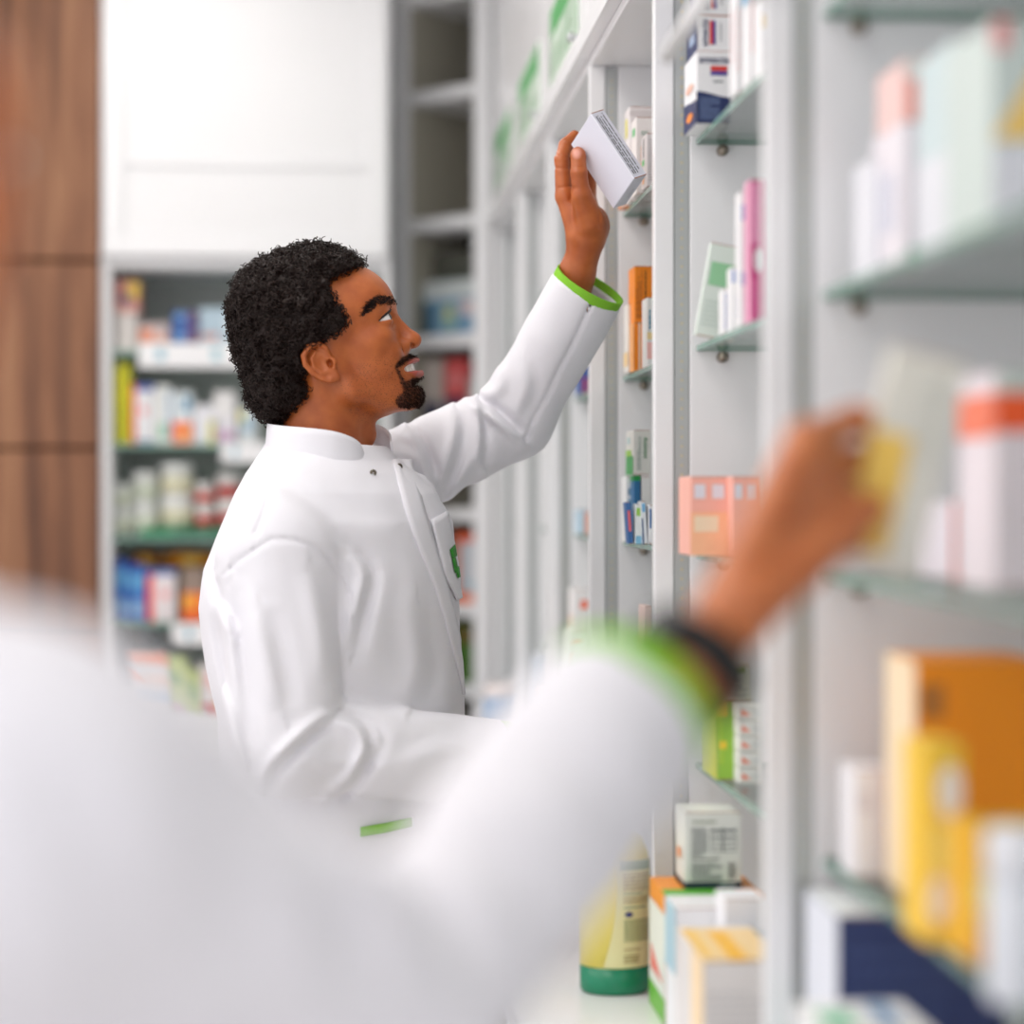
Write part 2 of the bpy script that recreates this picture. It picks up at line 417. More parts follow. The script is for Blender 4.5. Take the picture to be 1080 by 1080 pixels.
def ribbon(fn, left, right, lift, thick, d0, d1, n=24, m=5):
    # strip of cloth lying on a field between two pixel polylines -> closed slab
    def rs(pl):
        pl = np.array(pl, float); c = np.concatenate([[0], np.cumsum(np.hypot(*np.diff(pl, axis=0).T))]); t = np.linspace(0, c[-1], n)
        return np.stack([np.interp(t, c, pl[:, 0]), np.interp(t, c, pl[:, 1])], 1)
    A, B = rs(left), rs(right); top = []; bad = None
    for i in range(n):
        for j in range(m):
            q = A[i] + (B[i] - A[i]) * j / (m - 1); h = march(fn, q[0], q[1], d0, d1)
            if h is None: h = bad if bad is not None else C(q[0], q[1], (d0 + d1) / 2)
            bad = h; top.append(h)
    top = np.array(top).reshape(n, m, 3)
    top = top.copy()
    for _ in range(2):
        t2 = top.copy(); t2[1:-1, :, 1] = (top[:-2, :, 1] + top[2:, :, 1] + 2 * top[1:-1, :, 1]) / 4; top = t2
    nr = field_normals(fn, top.reshape(-1, 3), .004).reshape(n, m, 3)
    hi = top + nr * lift; lo = top + nr * (lift - thick)
    V = np.concatenate([hi.reshape(-1, 3), lo.reshape(-1, 3)]); N = n * m; f = []
    for i in range(n - 1):
        for j in range(m - 1):
            a = i * m + j; f.append((a, a + 1, a + m + 1, a + m)); f.append((N + a, N + a + m, N + a + m + 1, N + a + 1))
    for i in range(n - 1):
        a = i * m; f.append((a, a + m, N + a + m, N + a)); b = i * m + m - 1; f.append((b + m, b, N + b, N + b + m))
    for j in range(m - 1):
        f.append((j + 1, j, N + j, N + j + 1)); b = (n - 1) * m + j; f.append((b, b + 1, N + b + 1, N + b))
    return V, np.array(f)
# ================================================================== the setting
XF = 0.361                     # front line of the shelving on the right
XB = XF + 0.33                 # its back
XG = 0.41                      # front edge of the glass shelves
def Yof(u): return (F * XF / CY / u - XF * SY) / CY
YU = [0.93] + [Yof(u) for u in (447, 329, 261)]
STEP = YU[3] - YU[2]
YU += [YU[3] + STEP * k for k in (1, 2, 3)]            # camera-side faces of the uprights
YEND = YU[6]
LEV = [CAMZ + h for h in (0.415, 0.175, -0.066, -0.31)]  # tops of the glass shelves
ZC = CAMZ - 0.557              # worktop
ZH = CAMZ + 0.63               # underside of the header
XC = 0.188                     # front of the worktop
def struct(o): o['kind'] = 'structure'; return o
FLOORM = mat('floor_tile', (226, 222, 217), rough=0.35, noise=0.04, nscale=6)
struct(MB().box(-3.2, -1.0, -0.05, 1.2, 6.2, 0.0).build('floor', FLOORM))
struct(MB().box(-3.2, -1.0, CEIL, 1.2, 6.2, CEIL + .05).build('ceiling', mat('ceiling_paint', (240, 240, 238), rough=0.9)))
struct(MB().box(-3.2, 5.62, 0, 1.2, 5.72, CEIL).build('wall_back', mat('wall_paint', (226, 226, 224), rough=0.9)))
struct(MB().box(0.72, -1.0, 0, 0.80, 5.62, CEIL).build('wall_right', mat('wall_paint', (226, 226, 224), rough=0.9)))
# ceiling lamps
for lx, ly, pw in LAMPS:
    t = thing('ceiling_light', (lx, ly, CEIL - .03), 'flat square white light panel recessed in the shop ceiling', 'lamp', 'ceiling light panels')
    MB().box(-.32, -.32, 0, .32, .32, .028).build('frame', WHITE, t)
    em = MATS.get('lamp_diffuser')
    if not em:
        em = bpy.data.materials.new('lamp_diffuser'); em.use_nodes = True; MATS['lamp_diffuser'] = em
        em.node_tree.nodes['Principled BSDF'].inputs['Emission Color'].default_value = (1, .97, .93, 1)
        em.node_tree.nodes['Principled BSDF'].inputs['Emission Strength'].default_value = 1.8
    MB().box(-.29, -.29, -.004, .29, .29, .002).build('diffuser', em, t)
    la = bpy.data.lights.new('panel_lamp', 'AREA'); la.shape = 'SQUARE'; la.size = 0.56; la.energy = pw; la.color = (1, .965, .92)
    lo = bpy.data.objects.new('panel_lamp', la); COL.objects.link(lo); lo.parent = t; lo.location = (0, 0, -.012)

# wooden panelling left of the cabinets, each panel its own board
YW = 4.98
xr, tw = onY(105, YW)
wl = struct(MB().box(xr - 2.6, YW + .02, 0, xr - .002, YW + .10, CEIL).build('wall_left', mat('panel_backing', (58, 36, 24), rough=0.9)))
zs = [zat(671, tw), zat(473, tw), zat(275, tw), zat(77 - 62, tw)]
p = zs[1] - zs[0]
rows = []; z = zs[0]
while z > 0.02: rows.append((max(z - p, 0.005), z)); z -= p
rows += [(zs[0], zs[1]), (zs[1], zs[2]), (zs[2], CEIL - .01)]
for (z0, z1) in rows:
    for k in range(4):
        x1 = xr - k * .62; x0 = x1 - .62
        MB().box(x0 + .004, YW, z0 + .004, x1 - .001, YW + .02, z1 - .004, 0, .003).build('panel', WOOD, wl)

# ------------------------------------------------------------------ wall shelving on the right, bay by bay
GREEN = mat('sign_green', (70, 160, 84), rough=0.5); SIGNW = mat('sign_white', (232, 240, 232), rough=0.5)
BAYL = ['white shelving bay nearest the viewer, beside the reaching foreground hand', 'white shelving bay holding the magenta box, right of the yellow bottle',
        'white shelving bay the man is reaching into, with orange cartons', 'white shelving bay just behind the raised hand of the man',
        'second white shelving bay beyond the raised hand', 'farthest white shelving bay, at the end of the aisle', 'x']
BASEL = ['white base cabinet nearest the viewer under the worktop', 'white base cabinet under the stacked cartons in front', 'white base cabinet below the yellow bottle',
         'white base cabinet beside the man, beyond the yellow bottle', 'white base cabinet two units beyond the yellow bottle', 'last white base cabinet at the end of the aisle']
T = 0.018
SIGNT = ['', '', '', '', '', '', '']
for b in range(6):
    y0 = YU[b] if b else YU[0]; y1 = YU[b + 1]; ys = y0 + T; ye = y1 + T
    un = thing('shelving_bay', (XF, (y0 + y1) / 2, ZC), BAYL[b], 'shelf', 'wall shelving bays'); L = Vector(un.location)
    def part(name, m, x0, ya, z0, x1, yb, z1, parent=un, c=.0012):
        Lp = L if parent is un else L
        return MB().box(x0 - L.x, ya - L.y, z0 - L.z, x1 - L.x, yb - L.y, z1 - L.z, 0, c).build(name, m, parent)
    # far upright of this bay, with the light channel let into its near face
    g0, g1 = XF + .023, XF + .042
    m = MB()
    m.box(XF - L.x, y1 - L.y, .0005, g0 - L.x, y1 + T - L.y, ZH - L.z)
    m.box(g1 - L.x, y1 - L.y, .0005, XB - L.x, y1 + T - L.y, ZH - L.z)
    m.box(g0 - L.x, y1 + .006 - L.y, .0005, g1 - L.x, y1 + T - L.y, ZH - L.z)
    m.build('upright', WHITE2, un)
    ch = part('light_channel', ALU, g0 + .0005, y1 + .0015, ZC + .003, g1 - .0005, y1 + .0058, ZH - .004)
    if 0 <= b <= 3:
        m = MB(); z = ZC + .03
        while z < ZH - .02:
            m.box((g0 + g1) / 2 - .0015 - L.x, y1 + .0008 - L.y, z - L.z, (g0 + g1) / 2 + .0015 - L.x, y1 + .0016 - L.y, z + .003 - L.z, 0, .0003); z += .011
        m.build('led_strip', LEDM, ch)
    part('back_panel', WHITE, XB, ys + .0003, ZC + .0005, XB + .012, ye, ZH)
    part('top_panel', WHITE, XF + .002, ys + .0003, ZH + .0003, XB + .012, ye, ZH + .016)
    part('ledge', WHITE2, XF - .016, ys + .0005, ZH + .0165, XF + .014, ye - .0005, ZH + .05)
    hd = part('header_door', WHITE2, XF - .002, ys + .0015, ZH + .0505, XF + .016, ye - .0015, CEIL - .004)
    kb = MB().lathe([(.005, 0), (.005, .010), (.008, .014), (.008, .018), (.004, .021)], 12)
    kb.v = [(-q[2] + XF - .002 - L.x, q[0] + y0 + .10 - L.y, q[1] + ZH + .062 - L.z) for q in kb.v]; kb.build('knob', ALU, hd, True)
    if b >= 2:
        ya, yb = y0 + .11, y1 - .11; za, zb = CAMZ + .684, CAMZ + .83
        sg = part('sign', SIGNW, XF - .0055, ya, za, XF - .0025, yb, zb, hd, .0004)
        m = MB(); xs = XF - .0062 - L.x
        def q(a, c, z0, z1): m.quad((xs, a - L.y, z0 - L.z), (xs, a - L.y, z1 - L.z), (xs, c - L.y, z1 - L.z), (xs, c - L.y, z0 - L.z))
        q(ya + .004, yb - .004, zb - .052, zb - .004); q(ya + .004, yb - .004, za + .004, za + .014)
        q(ya + .004, ya + .02, za + .014, zb - .05); q(yb - .02, yb - .004, za + .014, zb - .05)
        rr = random.Random(b); y = yb - .035                 # green strokes between the pale letters
        while y > ya + .04:
            w_ = rr.uniform(.005, .012); q(y - w_, y, za + .02, zb - .056 - rr.choice((0, 0, .02))); y -= w_ + rr.uniform(.014, .024)
        m.build('sign_print', GREEN, hd)
    # glass shelves on steel pins
    for z in LEV:
        ya, yb = ys + .002, y1 - .002
        m = MB(); m.box(XG - L.x, ya - L.y, z - .007 - L.z, XB - .004 - L.x, yb - L.y, z - L.z, 0, .0006)
        mi = []
        for f in m.f:
            n = (Vector(m.v[f[1]]) - Vector(m.v[f[0]])).cross(Vector(m.v[f[2]]) - Vector(m.v[f[1]])).normalized(); mi.append(0 if abs(n.z) > .9 else 1)
        m.mi = mi; gs = m.build('glass_shelf', [GLASS, GEDGE], un)
        for yy, sgn in ((y1, -1), (ys, 1)):
            for xx in (XG + .030, XB - .06):
                pm = MB().lathe([(.0065, 0), (.0065, .012), (.0045, .014), (.0045, .0145)], 14)
                pm.v = [(q[0] + xx - L.x, sgn * q[2] + yy - L.y, q[1] + z - .0138 - L.z) for q in pm.v]
                pm.build('shelf_pin', STEEL, gs, True)
    # base cabinet with drawers under the worktop
    bc = thing('base_cabinet', (XC + .25, (y0 + y1) / 2, 0), BASEL[b], 'cabinet', 'base cabinets under the worktop'); LB = Vector(bc.location)
    def bp(name, m, x0, ya, z0, x1, yb, z1, parent=bc): return MB().box(x0 - LB.x, ya - LB.y, z0 - LB.z, x1 - LB.x, yb - LB.y, z1 - LB.z).build(name, m, parent)
    bp('body', WHITE, XC + .025, y0 + .001, 0.08, XB, y1 - .001, ZC - .031); bp('plinth', GREY_IN, XC + .06, y0 + .001, 0.0, XB, y1 - .001, .0795)
    zz = [.09, .33, .57, ZC - .045]
    for i in range(3):
        dr = bp('drawer', WHITE2, XC + .004, y0 + .004, zz[i], XC + .024, y1 - .004, zz[i + 1] - .006)
        bp('handle', STEEL, XC - .010, y0 + .02, zz[i + 1] - .022, XC + .0035, y1 - .02, zz[i + 1] - .008, dr)
wt = MB().box(XC, YU[0] - .5, ZC - .03, XB + .012, YEND + T, ZC, 0, .003).build('worktop', WHITE2)
tag(wt, 'long white worktop running under the glass shelves', 'worktop')
# first upright beside the viewer
u0 = MB().box(XF, YU[0], ZC + .0005, XB, YU[0] + T, ZH + .0).build('end_panel', WHITE2); tag(u0, 'white upright end panel of the shelving nearest the viewer', 'panel')
# white bar in front of the second bay
zb_ = zat(30, 1.93)
rail = thing('support_bar', at(722, 30, 1.93), 'white bar slanting out of sight at the top, above the navy-bottomed carton', 'bar'); LR = Vector(rail.location)
ra, rb2 = Vector(at(704, 58, 2.02)), Vector(at(760, -30, 1.80))
MB().tube([ra - LR, rb2 - LR], .0085, 12).build('bar', WHITE2, rail, True)
MB().tube([rb2 - LR - (rb2 - ra).normalized() * .02, Vector((XF + .004, rb2.y + .012, rb2.z)) - LR], .006, 8).build('bracket', WHITE2, rail, True)

# ------------------------------------------------------------------ cabinet at the end of the room
Y0 = 5.00; DC = onY(260, Y0)[1]
def cx(px): return onY(px, Y0)[0]
def cz(py): return zat(py, DC)
cab = thing('display_cabinet', (cx(258), Y0 + .17, 0), 'tall white cabinet with closed top and open glass shelves at the end of the room', 'cabinet'); LC = Vector(cab.location)
def cp(name, m, x0, ya, z0, x1, yb, z1, parent=cab, c=.0015): return MB().box(x0 - LC.x, ya - LC.y, z0 - LC.z, x1 - LC.x, yb - LC.y, z1 - LC.z, 0, c).build(name, m, parent)
cl, cr = cx(106), cx(412)
cp('side_panel', WHITE, cl, Y0, 0, cx(117), Y0 + .35, 2.66); cp('side_panel', WHITE, cx(404), Y0, 0, cr, Y0 + .35, 2.66)
cp('back_panel', GREY_IN, cx(117), Y0 + .335, cz(757), cx(404), Y0 + .35, 2.66)
cp('top_panel', WHITE, cx(117), Y0, 2.64, cx(404), Y0 + .334, 2.66)
cp('middle_board', WHITE, cx(117), Y0 + .002, cz(283), cx(404), Y0 + .334, cz(272))
dr = cp('door', WHITE, cx(110), Y0 - .022, cz(272), cx(408), Y0 - .001, 2.65)
fw = .045
dx0, dx1, dz0 = cx(110), cx(408), cz(272)
for (a, b_, c_, d_) in ((dx0 + .002, dz0 + .002, dx0 + fw, 2.648), (dx1 - fw, dz0 + .002, dx1 - .002, 2.648), (dx0 + fw, dz0 + .002, dx1 - fw, dz0 + fw), (dx0 + fw, 2.6, dx1 - fw, 2.648), (dx0 + fw, cz(178), dx1 - fw, cz(172))):
    MB().box(a - LC.x, Y0 - .029 - LC.y, b_, c_ - LC.x, Y0 - .0225 - LC.y, d_).build('door_frame', WHITE2, dr)
SHB = {1: 370, 2: 468, 3: 566, 4: 657}
GD = glass_mat('cabinet_glass', (0.82, 0.90, 0.87))
for k, py in SHB.items():
    m = MB(); m.box(cx(117.5) - LC.x, Y0 + .015 - LC.y, cz(py) - .010, cx(403.5) - LC.x, Y0 + .33 - LC.y, cz(py), 0, .0006)
    m.mi = [0 if abs((Vector(m.v[f[1]]) - Vector(m.v[f[0]])).cross(Vector(m.v[f[2]]) - Vector(m.v[f[1]])).normalized().z) > .9 else 1 for f in m.f]
    m.build('glass_shelf', [GD, GEDGE], cab)
cp('base', WHITE, cx(117), Y0 + .002, 0, cx(404), Y0 + .334, cz(757))
zt = cz(776)
while zt > .12:
    d_ = cp('drawer', WHITE2, cx(117.5), Y0 - .015, zt - .066, cx(403.5), Y0 + .0015, zt); zt -= .071
def rail_strip(px0, px1, py0, py1, lab):
    x0, x1 = cx(px0), cx(px1)
    o = carton('price_rail', lab, x1 - x0, .004, cz(py0) - cz(py1), (238, 238, 240), [('front', .12, .3, .18, .8, (150, 190, 205)), ('front', .5, .3, .56, .8, (160, 200, 210)), ('front', .8, .35, .9, .7, (190, 214, 200))],
               loc=((x0 + x1) / 2, Y0 + .004, cz(py1)), flap=False, cat='price rail')
rail_strip(146, 300, 362, 388, 'white price rail on the shelf behind the back of the head')
rail_strip(233, 330, 467, 488, 'white price rail hanging just behind the collar')
rail_strip(181, 300, 657, 680, 'white price rail below the blue packs')

# ------------------------------------------------------------------ tall open cabinet in the corner, turned a little
pl_, pr_ = Vector(at(436, 523, 5.29)), Vector(at(505, 523, 5.15)); pl_.z = pr_.z = 0
ang = math.atan2(pr_.y - pl_.y, pr_.x - pl_.x); wid = (pr_ - pl_).length
cc = thing('corner_cabinet', pl_, 'tall narrow open white cabinet in the far corner, left of the shelving wall', 'cabinet', rz=ang)
def kp(name, m, x0, y0, z0, x1, y1, z1, parent=cc): return MB().box(x0, y0, z0, x1, y1, z1).build(name, m, parent)
kp('side_panel', WHITE, -.055, -.02, 0, 0.0, .36, 2.66); kp('side_panel', WHITE, wid, -.02, 0, wid + .055, .36, 2.66)
kp('back_panel', BEIGE_IN, .0005, .345, 0, wid - .0005, .36, 2.66)
kp('liner', BEIGE_IN, .0003, -.012, .01, .004, .344, 2.64); kp('liner', BEIGE_IN, wid - .004, -.012, .01, wid - .0003, .344, 2.64)
DK = 5.22
KZ = {k: zat(py, DK) for k, py in (('a', -12), ('b', 93), ('c', 229), ('d', 353), ('e', 452), ('f', 536), ('g', 636), ('h', 720), ('i', 800), ('j', 900))}
for k, z in KZ.items(): kp('shelf_board', WHITE, .0045, -.015, z - .032, wid - .0045, .344, z)
# ================================================================== goods on the shelves
W_ = (238, 238, 240); OR = (246, 140, 16); NV = (30, 44, 92); GN = (60, 160, 80); DG = (120, 124, 128); RD = (214, 60, 50); BL = (70, 120, 190); TX = (92, 100, 104)
PK = (238, 150, 140); MG = (206, 60, 130); YL = (244, 206, 60); LM = (150, 196, 70); CR = (238, 226, 205)
G1 = 'cartons on the glass shelves'
# ---- second bay, top shelf: navy and white cartons
Yb = YU[2] - .10
smp = [('front', 0, 0, 1, .44, NV, 'wave'), ('left', 0, 0, 1, .40, NV, 'wave'), ('front', .42, .72, .92, .79, RD), ('front', .42, .66, .92, .715, (70, 60, 150)),
       ('front', .5, .55, .92, .60, TX, 'lines', 1), ('front', .1, .05, .7, .36, (110, 130, 170), 'lines', 9), ('left', .25, .1, .75, .22, OR, 'disc'), ('left', .2, .5, .8, .62, (240, 190, 170), 'disc')]
carton_px('carton', 'white carton with a navy lower half standing on the upper glass shelf', 734.5, 770, 54, Yb, LEV[0], .085, W_, smp, group=G1, words=[('front', .52, .87, .034, 'smecta', NV, 0)])
zz1 = zat(54, onY(750, Yb)[1]); 
smq = [('left', 0, 0, 1, 1, NV), ('left', .3, .35, .75, .6, (150, 170, 200)), ('front', .36, .2, .46, .86, RD), ('front', .465, .2, .55, .86, (70, 60, 150)), ('front', .68, .3, .74, .8, TX, 'vlines', 1)]
carton_px('carton', 'small white carton lying on top of the navy-bottomed one', 736, 770, 17, Yb + .006, zz1, .075, W_, smq, group=G1, words=[('front', .22, .52, .030, 'smecta', NV, math.pi / 2)])
zz2 = zat(17, onY(750, Yb + .006)[1])
carton_px('carton', 'topmost small white carton, cut by the upper picture edge', 739, 770, -20, Yb + .006, zz2, .075, W_, smq, group=G1, words=[('front', .22, .52, .030, 'smecta', NV, math.pi / 2)])
Yc = YU[2] - .28
for i, (a, b, t, col, pr, lb) in enumerate([
    (776, 788, -14, W_, [('front', .15, .2, .3, .8, PK, 'vlines', 1), ('front', .55, .3, .8, .9, (170, 170, 180), 'vlines', 2), ('left', .3, .3, .6, .8, (236, 170, 170), 'vlines', 1)], 'tall white carton with red print right of the navy one'),
    (790, 800, -20, W_, [('front', .2, .3, .5, .8, PK, 'vlines', 1), ('left', 0, .8, 1, 1, (130, 180, 210))], 'slim white carton with a pale blue corner next to the navy one'),
    (802, 816, 0, W_, [('front', .0, .62, .4, .8, YL), ('front', .5, .2, .8, .6, (160, 190, 230), 'vlines', 2)], 'white carton with a yellow patch beside the upright')]):
    carton_px('carton', lb, a, b, t, Yc - .05 * i, LEV[0], .035, col, pr, group=G1)
# ---- second bay, second shelf
Yd = YU[2] - .12
carton('pouch_box', 'pale green clear carton leaning against the upright left of the blue-printed cartons', .045, .012, .105, (222, 232, 224), [('front', .1, .55, .9, .8, (150, 206, 160)), ('front', .1, .1, .8, .4, (200, 214, 206), 'lines', 6)],
       loc=(onY(757, Yd)[0], Yd + .02, LEV[1] + .001), tilt=(0, math.radians(10)), group=G1)
for i, (a, b, t, y, col, pr, lb) in enumerate([
    (763, 772, 305, Yd - .05, W_, [('front', .1, .1, .5, .9, (130, 150, 210), 'vlines', 2), ('front', .5, .1, .9, .3, RD)], 'smallest white carton with blue print in front of the pale green one'),
    (772, 781, 282, Yd - .09, W_, [('front', .0, .75, 1, .95, (120, 150, 215)), ('front', .3, .2, .7, .55, (130, 140, 200), 'vlines', 2), ('front', .5, .45, .9, .6, PK)], 'white carton with a blue band near the magenta one'),
    (781, 791, 202, Yd - .16, W_, [('front', .1, .78, .8, .9, (140, 160, 215)), ('front', .1, .3, .8, .4, (140, 160, 215)), ('front', .5, .1, .9, .25, CR)], 'tall white carton directly left of the magenta one'),
    (792, 806, 190, Yd - .21, MG, [('front', .0, .55, .55, .98, (236, 150, 190)), ('front', .25, .35, .8, .52, W_, 'disc'), ('front', 0, 0, .3, .3, (236, 110, 170)), ('left', 0, .0, 1, 1, (240, 170, 200))], 'tall magenta carton beside the shelf upright')]):
    carton_px('carton', lb, a, b, t, y, LEV[1], .03, col, pr, group=G1)
# ---- second bay, third shelf (behind the foreground wrist)
Ye = YU[2] - .14
op = [('front', .1, .72, .38, .9, (225, 225, 235)), ('front', .55, .72, .85, .9, (225, 225, 235)), ('front', .0, .0, 1, .55, (250, 190, 150)), ('front', .1, .3, .7, .5, (240, 220, 190))]
carton_px('carton', 'salmon and orange carton behind the foreground wrist', 728, 770, 503, Ye, LEV[2], .08, (246, 182, 166), op, group=G1)
carton_px('carton', 'paler salmon carton standing right of the orange one behind the wrist', 772, 800, 503, Ye - .03, LEV[2], .08, (246, 180, 165), op[:2], group=G1)
# ---- second bay, lowest glass shelf
Yf = YU[2] - .16
carton_px('carton', 'lime green and yellow carton below the foreground cuff', 757, 776, 741, Yf, LEV[3], .09, LM, [('front', 0, .8, .6, 1, YL), ('front', .0, .2, .35, .8, (170, 205, 70)), ('left', 0, 0, 1, 1, (200, 205, 70)), ('front', .1, .4, .5, .5, YL)], group=G1)
zt_ = zat(741, onY(765, Yf)[1])
carton_px('carton', 'olive and white carton on top of the lime green one', 758, 793, 701, Yf, zt_, .09, (206, 206, 190), [('front', .1, .78, .85, .92, (120, 150, 50)), ('front', .1, .1, .9, .4, TX, 'lines', 4), ('front', .15, .5, .8, .62, (90, 80, 90), 'lines', 1)], group=G1)
zst = LEV[3]; hh = (zt_ - LEV[3]) / 5
for i in range(5):
    x0, x1 = onY(779, Yf - .03)[0], onY(803, Yf - .03)[0]
    carton('carton', ['lowest', 'second lowest', 'middle', 'second highest', 'highest'][i] + ' of five flat white and orange cartons stacked by the upright', x1 - x0, .09, hh - .001, (232, 232, 226),
           [('front', .15, .3, .55, .75, (240, 140, 110), 'tri'), ('front', .6, .2, .95, .8, (200, 205, 205), 'lines', 3)], loc=((x0 + x1) / 2, Yf - .03, zst + .0006), group=G1, flap=False); zst += hh
# ---- second bay, worktop
Yg = YU[2] - .24
def wt_box(lb, a, b, t, y, d, col, pr, zb=ZC, **k): return carton_px('carton', lb, a, b, t, y, zb, d, col, pr, group='cartons on the worktop', **k)
o1 = wt_box('orange and green carton under the white one with the information table', 702, 806, 945, Yg, .115, (240, 150, 50), [('front', 0, 0, .6, .62, (240, 240, 236)), ('front', 0, .62, 1, .85, (90, 180, 50)), ('top', 0, 0, .75, .3, (90, 180, 50)), ('left', 0, 0, 1, .85, (230, 235, 225)), ('left', .1, .3, .9, .5, (230, 120, 110), 'tri'), ('left', 0, 0, 1, .2, (110, 185, 60))])
zt2 = zat(945, onY(750, Yg)[1]) + .001
wh = [('front', 0, 0, 1, .085, (28, 48, 66)), ('left', 0, 0, 1, .085, (28, 48, 66)), ('front', .14, .84, .9, .90, (150, 160, 140), 'lines', 1), ('front', .12, .42, .40, .80, TX, 'lines', 9), ('front', .46, .74, .9, .77, TX), ('front', .46, .66, .9, .68, TX), ('front', .46, .60, .9, .61, TX),
      ('front', .46, .54, .9, .55, TX), ('front', .46, .48, .9, .49, TX), ('front', .66, .48, .68, .80, TX), ('front', .46, .48, .47, .80, TX), ('front', .89, .48, .90, .80, TX), ('front', .12, .37, .62, .41, (60, 64, 70), 'lines', 1), ('front', .12, .10, .66, .34, TX, 'lines', 8),
      ('front', .76, .12, .90, .34, (52, 52, 52), 'lines', 10), ('left', .3, .35, .7, .5, (240, 150, 90), 'disc'), ('front', .62, .02, .9, .07, (220, 226, 230), 'lines', 1)]
wt_box('white carton with a printed information table and navy foot', 722, 782, 857, Yg + .035, .06, (226, 228, 222), wh, zb=zt2)
wt_box('white carton with thin red lines in front of the orange and green one', 713, 772, 958, Yg - .075, .07, (240, 240, 242), [('front', .25, .62, .95, .68, (220, 170, 165)), ('front', .35, .36, .9, .41, (226, 186, 180)), ('front', .1, .5, .18, .62, (160, 170, 160), 'disc'), ('left', 0, .5, 1, 1, (170, 205, 220))])
wt_box('plain bright white carton with a pale blue side beside the upright', 764, 806, 948, Yg - .13, .05, (244, 244, 248), [('front', .55, 0, 1, .8, (196, 208, 218))])
wt_box('large white carton with a yellow and orange top edge at the bottom of the picture', 742, 824, 1014, Yg - .30, .16, (226, 222, 220), [('top', .0, .0, 1, .9, (246, 214, 160)), ('top', .35, 0, .6, .8, (250, 190, 60)), ('top', .03, .1, .18, .9, (250, 205, 110)), ('left', .6, 0, 1, 1, (250, 222, 180)), ('front', .04, .05, .96, .8, (212, 210, 210), 'lines', 14)])
# ---- third bay (where the man reaches)
Yh = YU[3] - .14
for a, b, t, y, col, pr, lb in [
    (664, 690, 113, Yh + .02, (232, 226, 226), [('left', .2, .7, .6, .9, (230, 220, 80)), ('front', .0, .9, 1, .96, (214, 206, 206))], 'rearmost tall white carton on the upper shelf by the raised hand'),
    (671, 698, 124, Yh - .05, (236, 230, 228), [('left', .3, .78, .8, .88, (80, 190, 110)), ('front', .2, .76, .5, .82, (120, 160, 140), 'lines', 2), ('front', .15, .2, .3, .62, (246, 180, 130), 'vlines', 1), ('left', .2, .2, .5, .45, (246, 170, 120))], 'middle white carton with a green mark on the upper shelf by the raised hand'),
    (682, 704, 141, Yh - .12, (228, 222, 222), [('left', .2, .45, .6, .55, (90, 200, 110)), ('left', .3, .6, .6, .95, DG, 'vlines', 2), ('front', .1, .1, .9, .9, (200, 194, 196), 'lines', 16), ('left', .3, .1, .6, .3, (246, 180, 120))], 'front white carton with grey small print next to the held carton')]:
    carton_px('carton', lb, a, b, t, y, LEV[0], .05, col, pr, group=G1)
carton_px('carton', 'orange and white carton standing at the back behind the held carton', 655, 664, 190, Yh + .09, LEV[0], .03, (238, 150, 90), [('front', 0, 0, .4, 1, (240, 225, 215))], group=G1)
carton_px('carton', 'lower orange carton with a white stripe on the middle shelf', 669, 682, 341, Yh + .01, LEV[1], .06, OR, [('front', .35, 0, .48, 1, (240, 226, 210)), ('front', .65, .05, .85, .9, (150, 80, 20), 'vlines', 2), ('left', 0, 0, 1, 1, (240, 170, 100))], group=G1)
zo = zat(341, onY(676, Yh + .01)[1])
carton_px('carton', 'upper orange carton with dark vertical lettering above the striped one', 669, 692, 281, Yh + .012, zo, .06, OR, [('front', .08, .08, .38, .92, (170, 90, 20), 'vlines', 4), ('front', .45, .3, .58, .92, (96, 50, 20), 'vlines', 1), ('front', .42, .05, .62, .25, (150, 80, 30))], group=G1)
carton_px('carton', 'white carton with blue lettering in front of the orange ones', 682.5, 700, 314, Yh - .07, LEV[1], .05, (238, 238, 236), [('front', .05, .55, .8, .95, (80, 150, 180), 'vlines', 3), ('front', 0, .4, 1, .5, (244, 220, 160)), ('front', 0, .12, 1, .36, (244, 190, 184))], group=G1)
carton_px('carton', 'slim pale carton behind the striped orange one on the middle shelf', 662, 668, 321, Yh + .05, LEV[1], .04, (234, 232, 226), [('left', 0, .1, 1, .3, (244, 214, 160))], group=G1)
carton_px('carton', 'white carton with a blue line at the left of the white and green stack', 660.5, 669.5, 503, Yh + .035, LEV[2], .05, (236, 238, 238), [('front', .2, .05, .8, .15, (110, 140, 170)), ('front', .2, .55, .8, .65, (150, 190, 210)), ('front', .2, .72, .8, .82, (140, 170, 190))], group=G1)
zg = zat(503, onY(665, Yh + .035)[1])
carton_px('carton', 'white and green carton lying on top of the upright blue pack', 668, 686, 454, Yh + .0, zat(501, onY(676, Yh)[1]), .075, (222, 222, 216), [('left', 0, 0, 1, .42, (70, 160, 90)), ('left', 0, .42, .75, .56, (150, 200, 80)), ('left', .2, .7, .6, .85, (180, 205, 205)), ('front', .22, .1, .45, .85, (120, 150, 140), 'vlines', 3)], group=G1, words=[('front', .72, .6, .030, 'Activent', (40, 130, 70), -math.pi / 2)])
pc = carton_px('tall_pack', 'tall blue pack with a green top below the white and green carton', 668.5, 675.5, 502, Yh + .002, LEV[2], .035, (40, 110, 160), [('front', 0, .92, 1, 1, (30, 150, 70)), ('left', 0, .92, 1, 1, (30, 150, 70))], group=G1)
carton_px('carton', 'white carton right of the tall blue pack', 676.5, 686, 497 + 6, Yh + .002, LEV[2], .05, (232, 232, 230), [('left', 0, 0, 1, 1, (190, 200, 220))], group=G1)
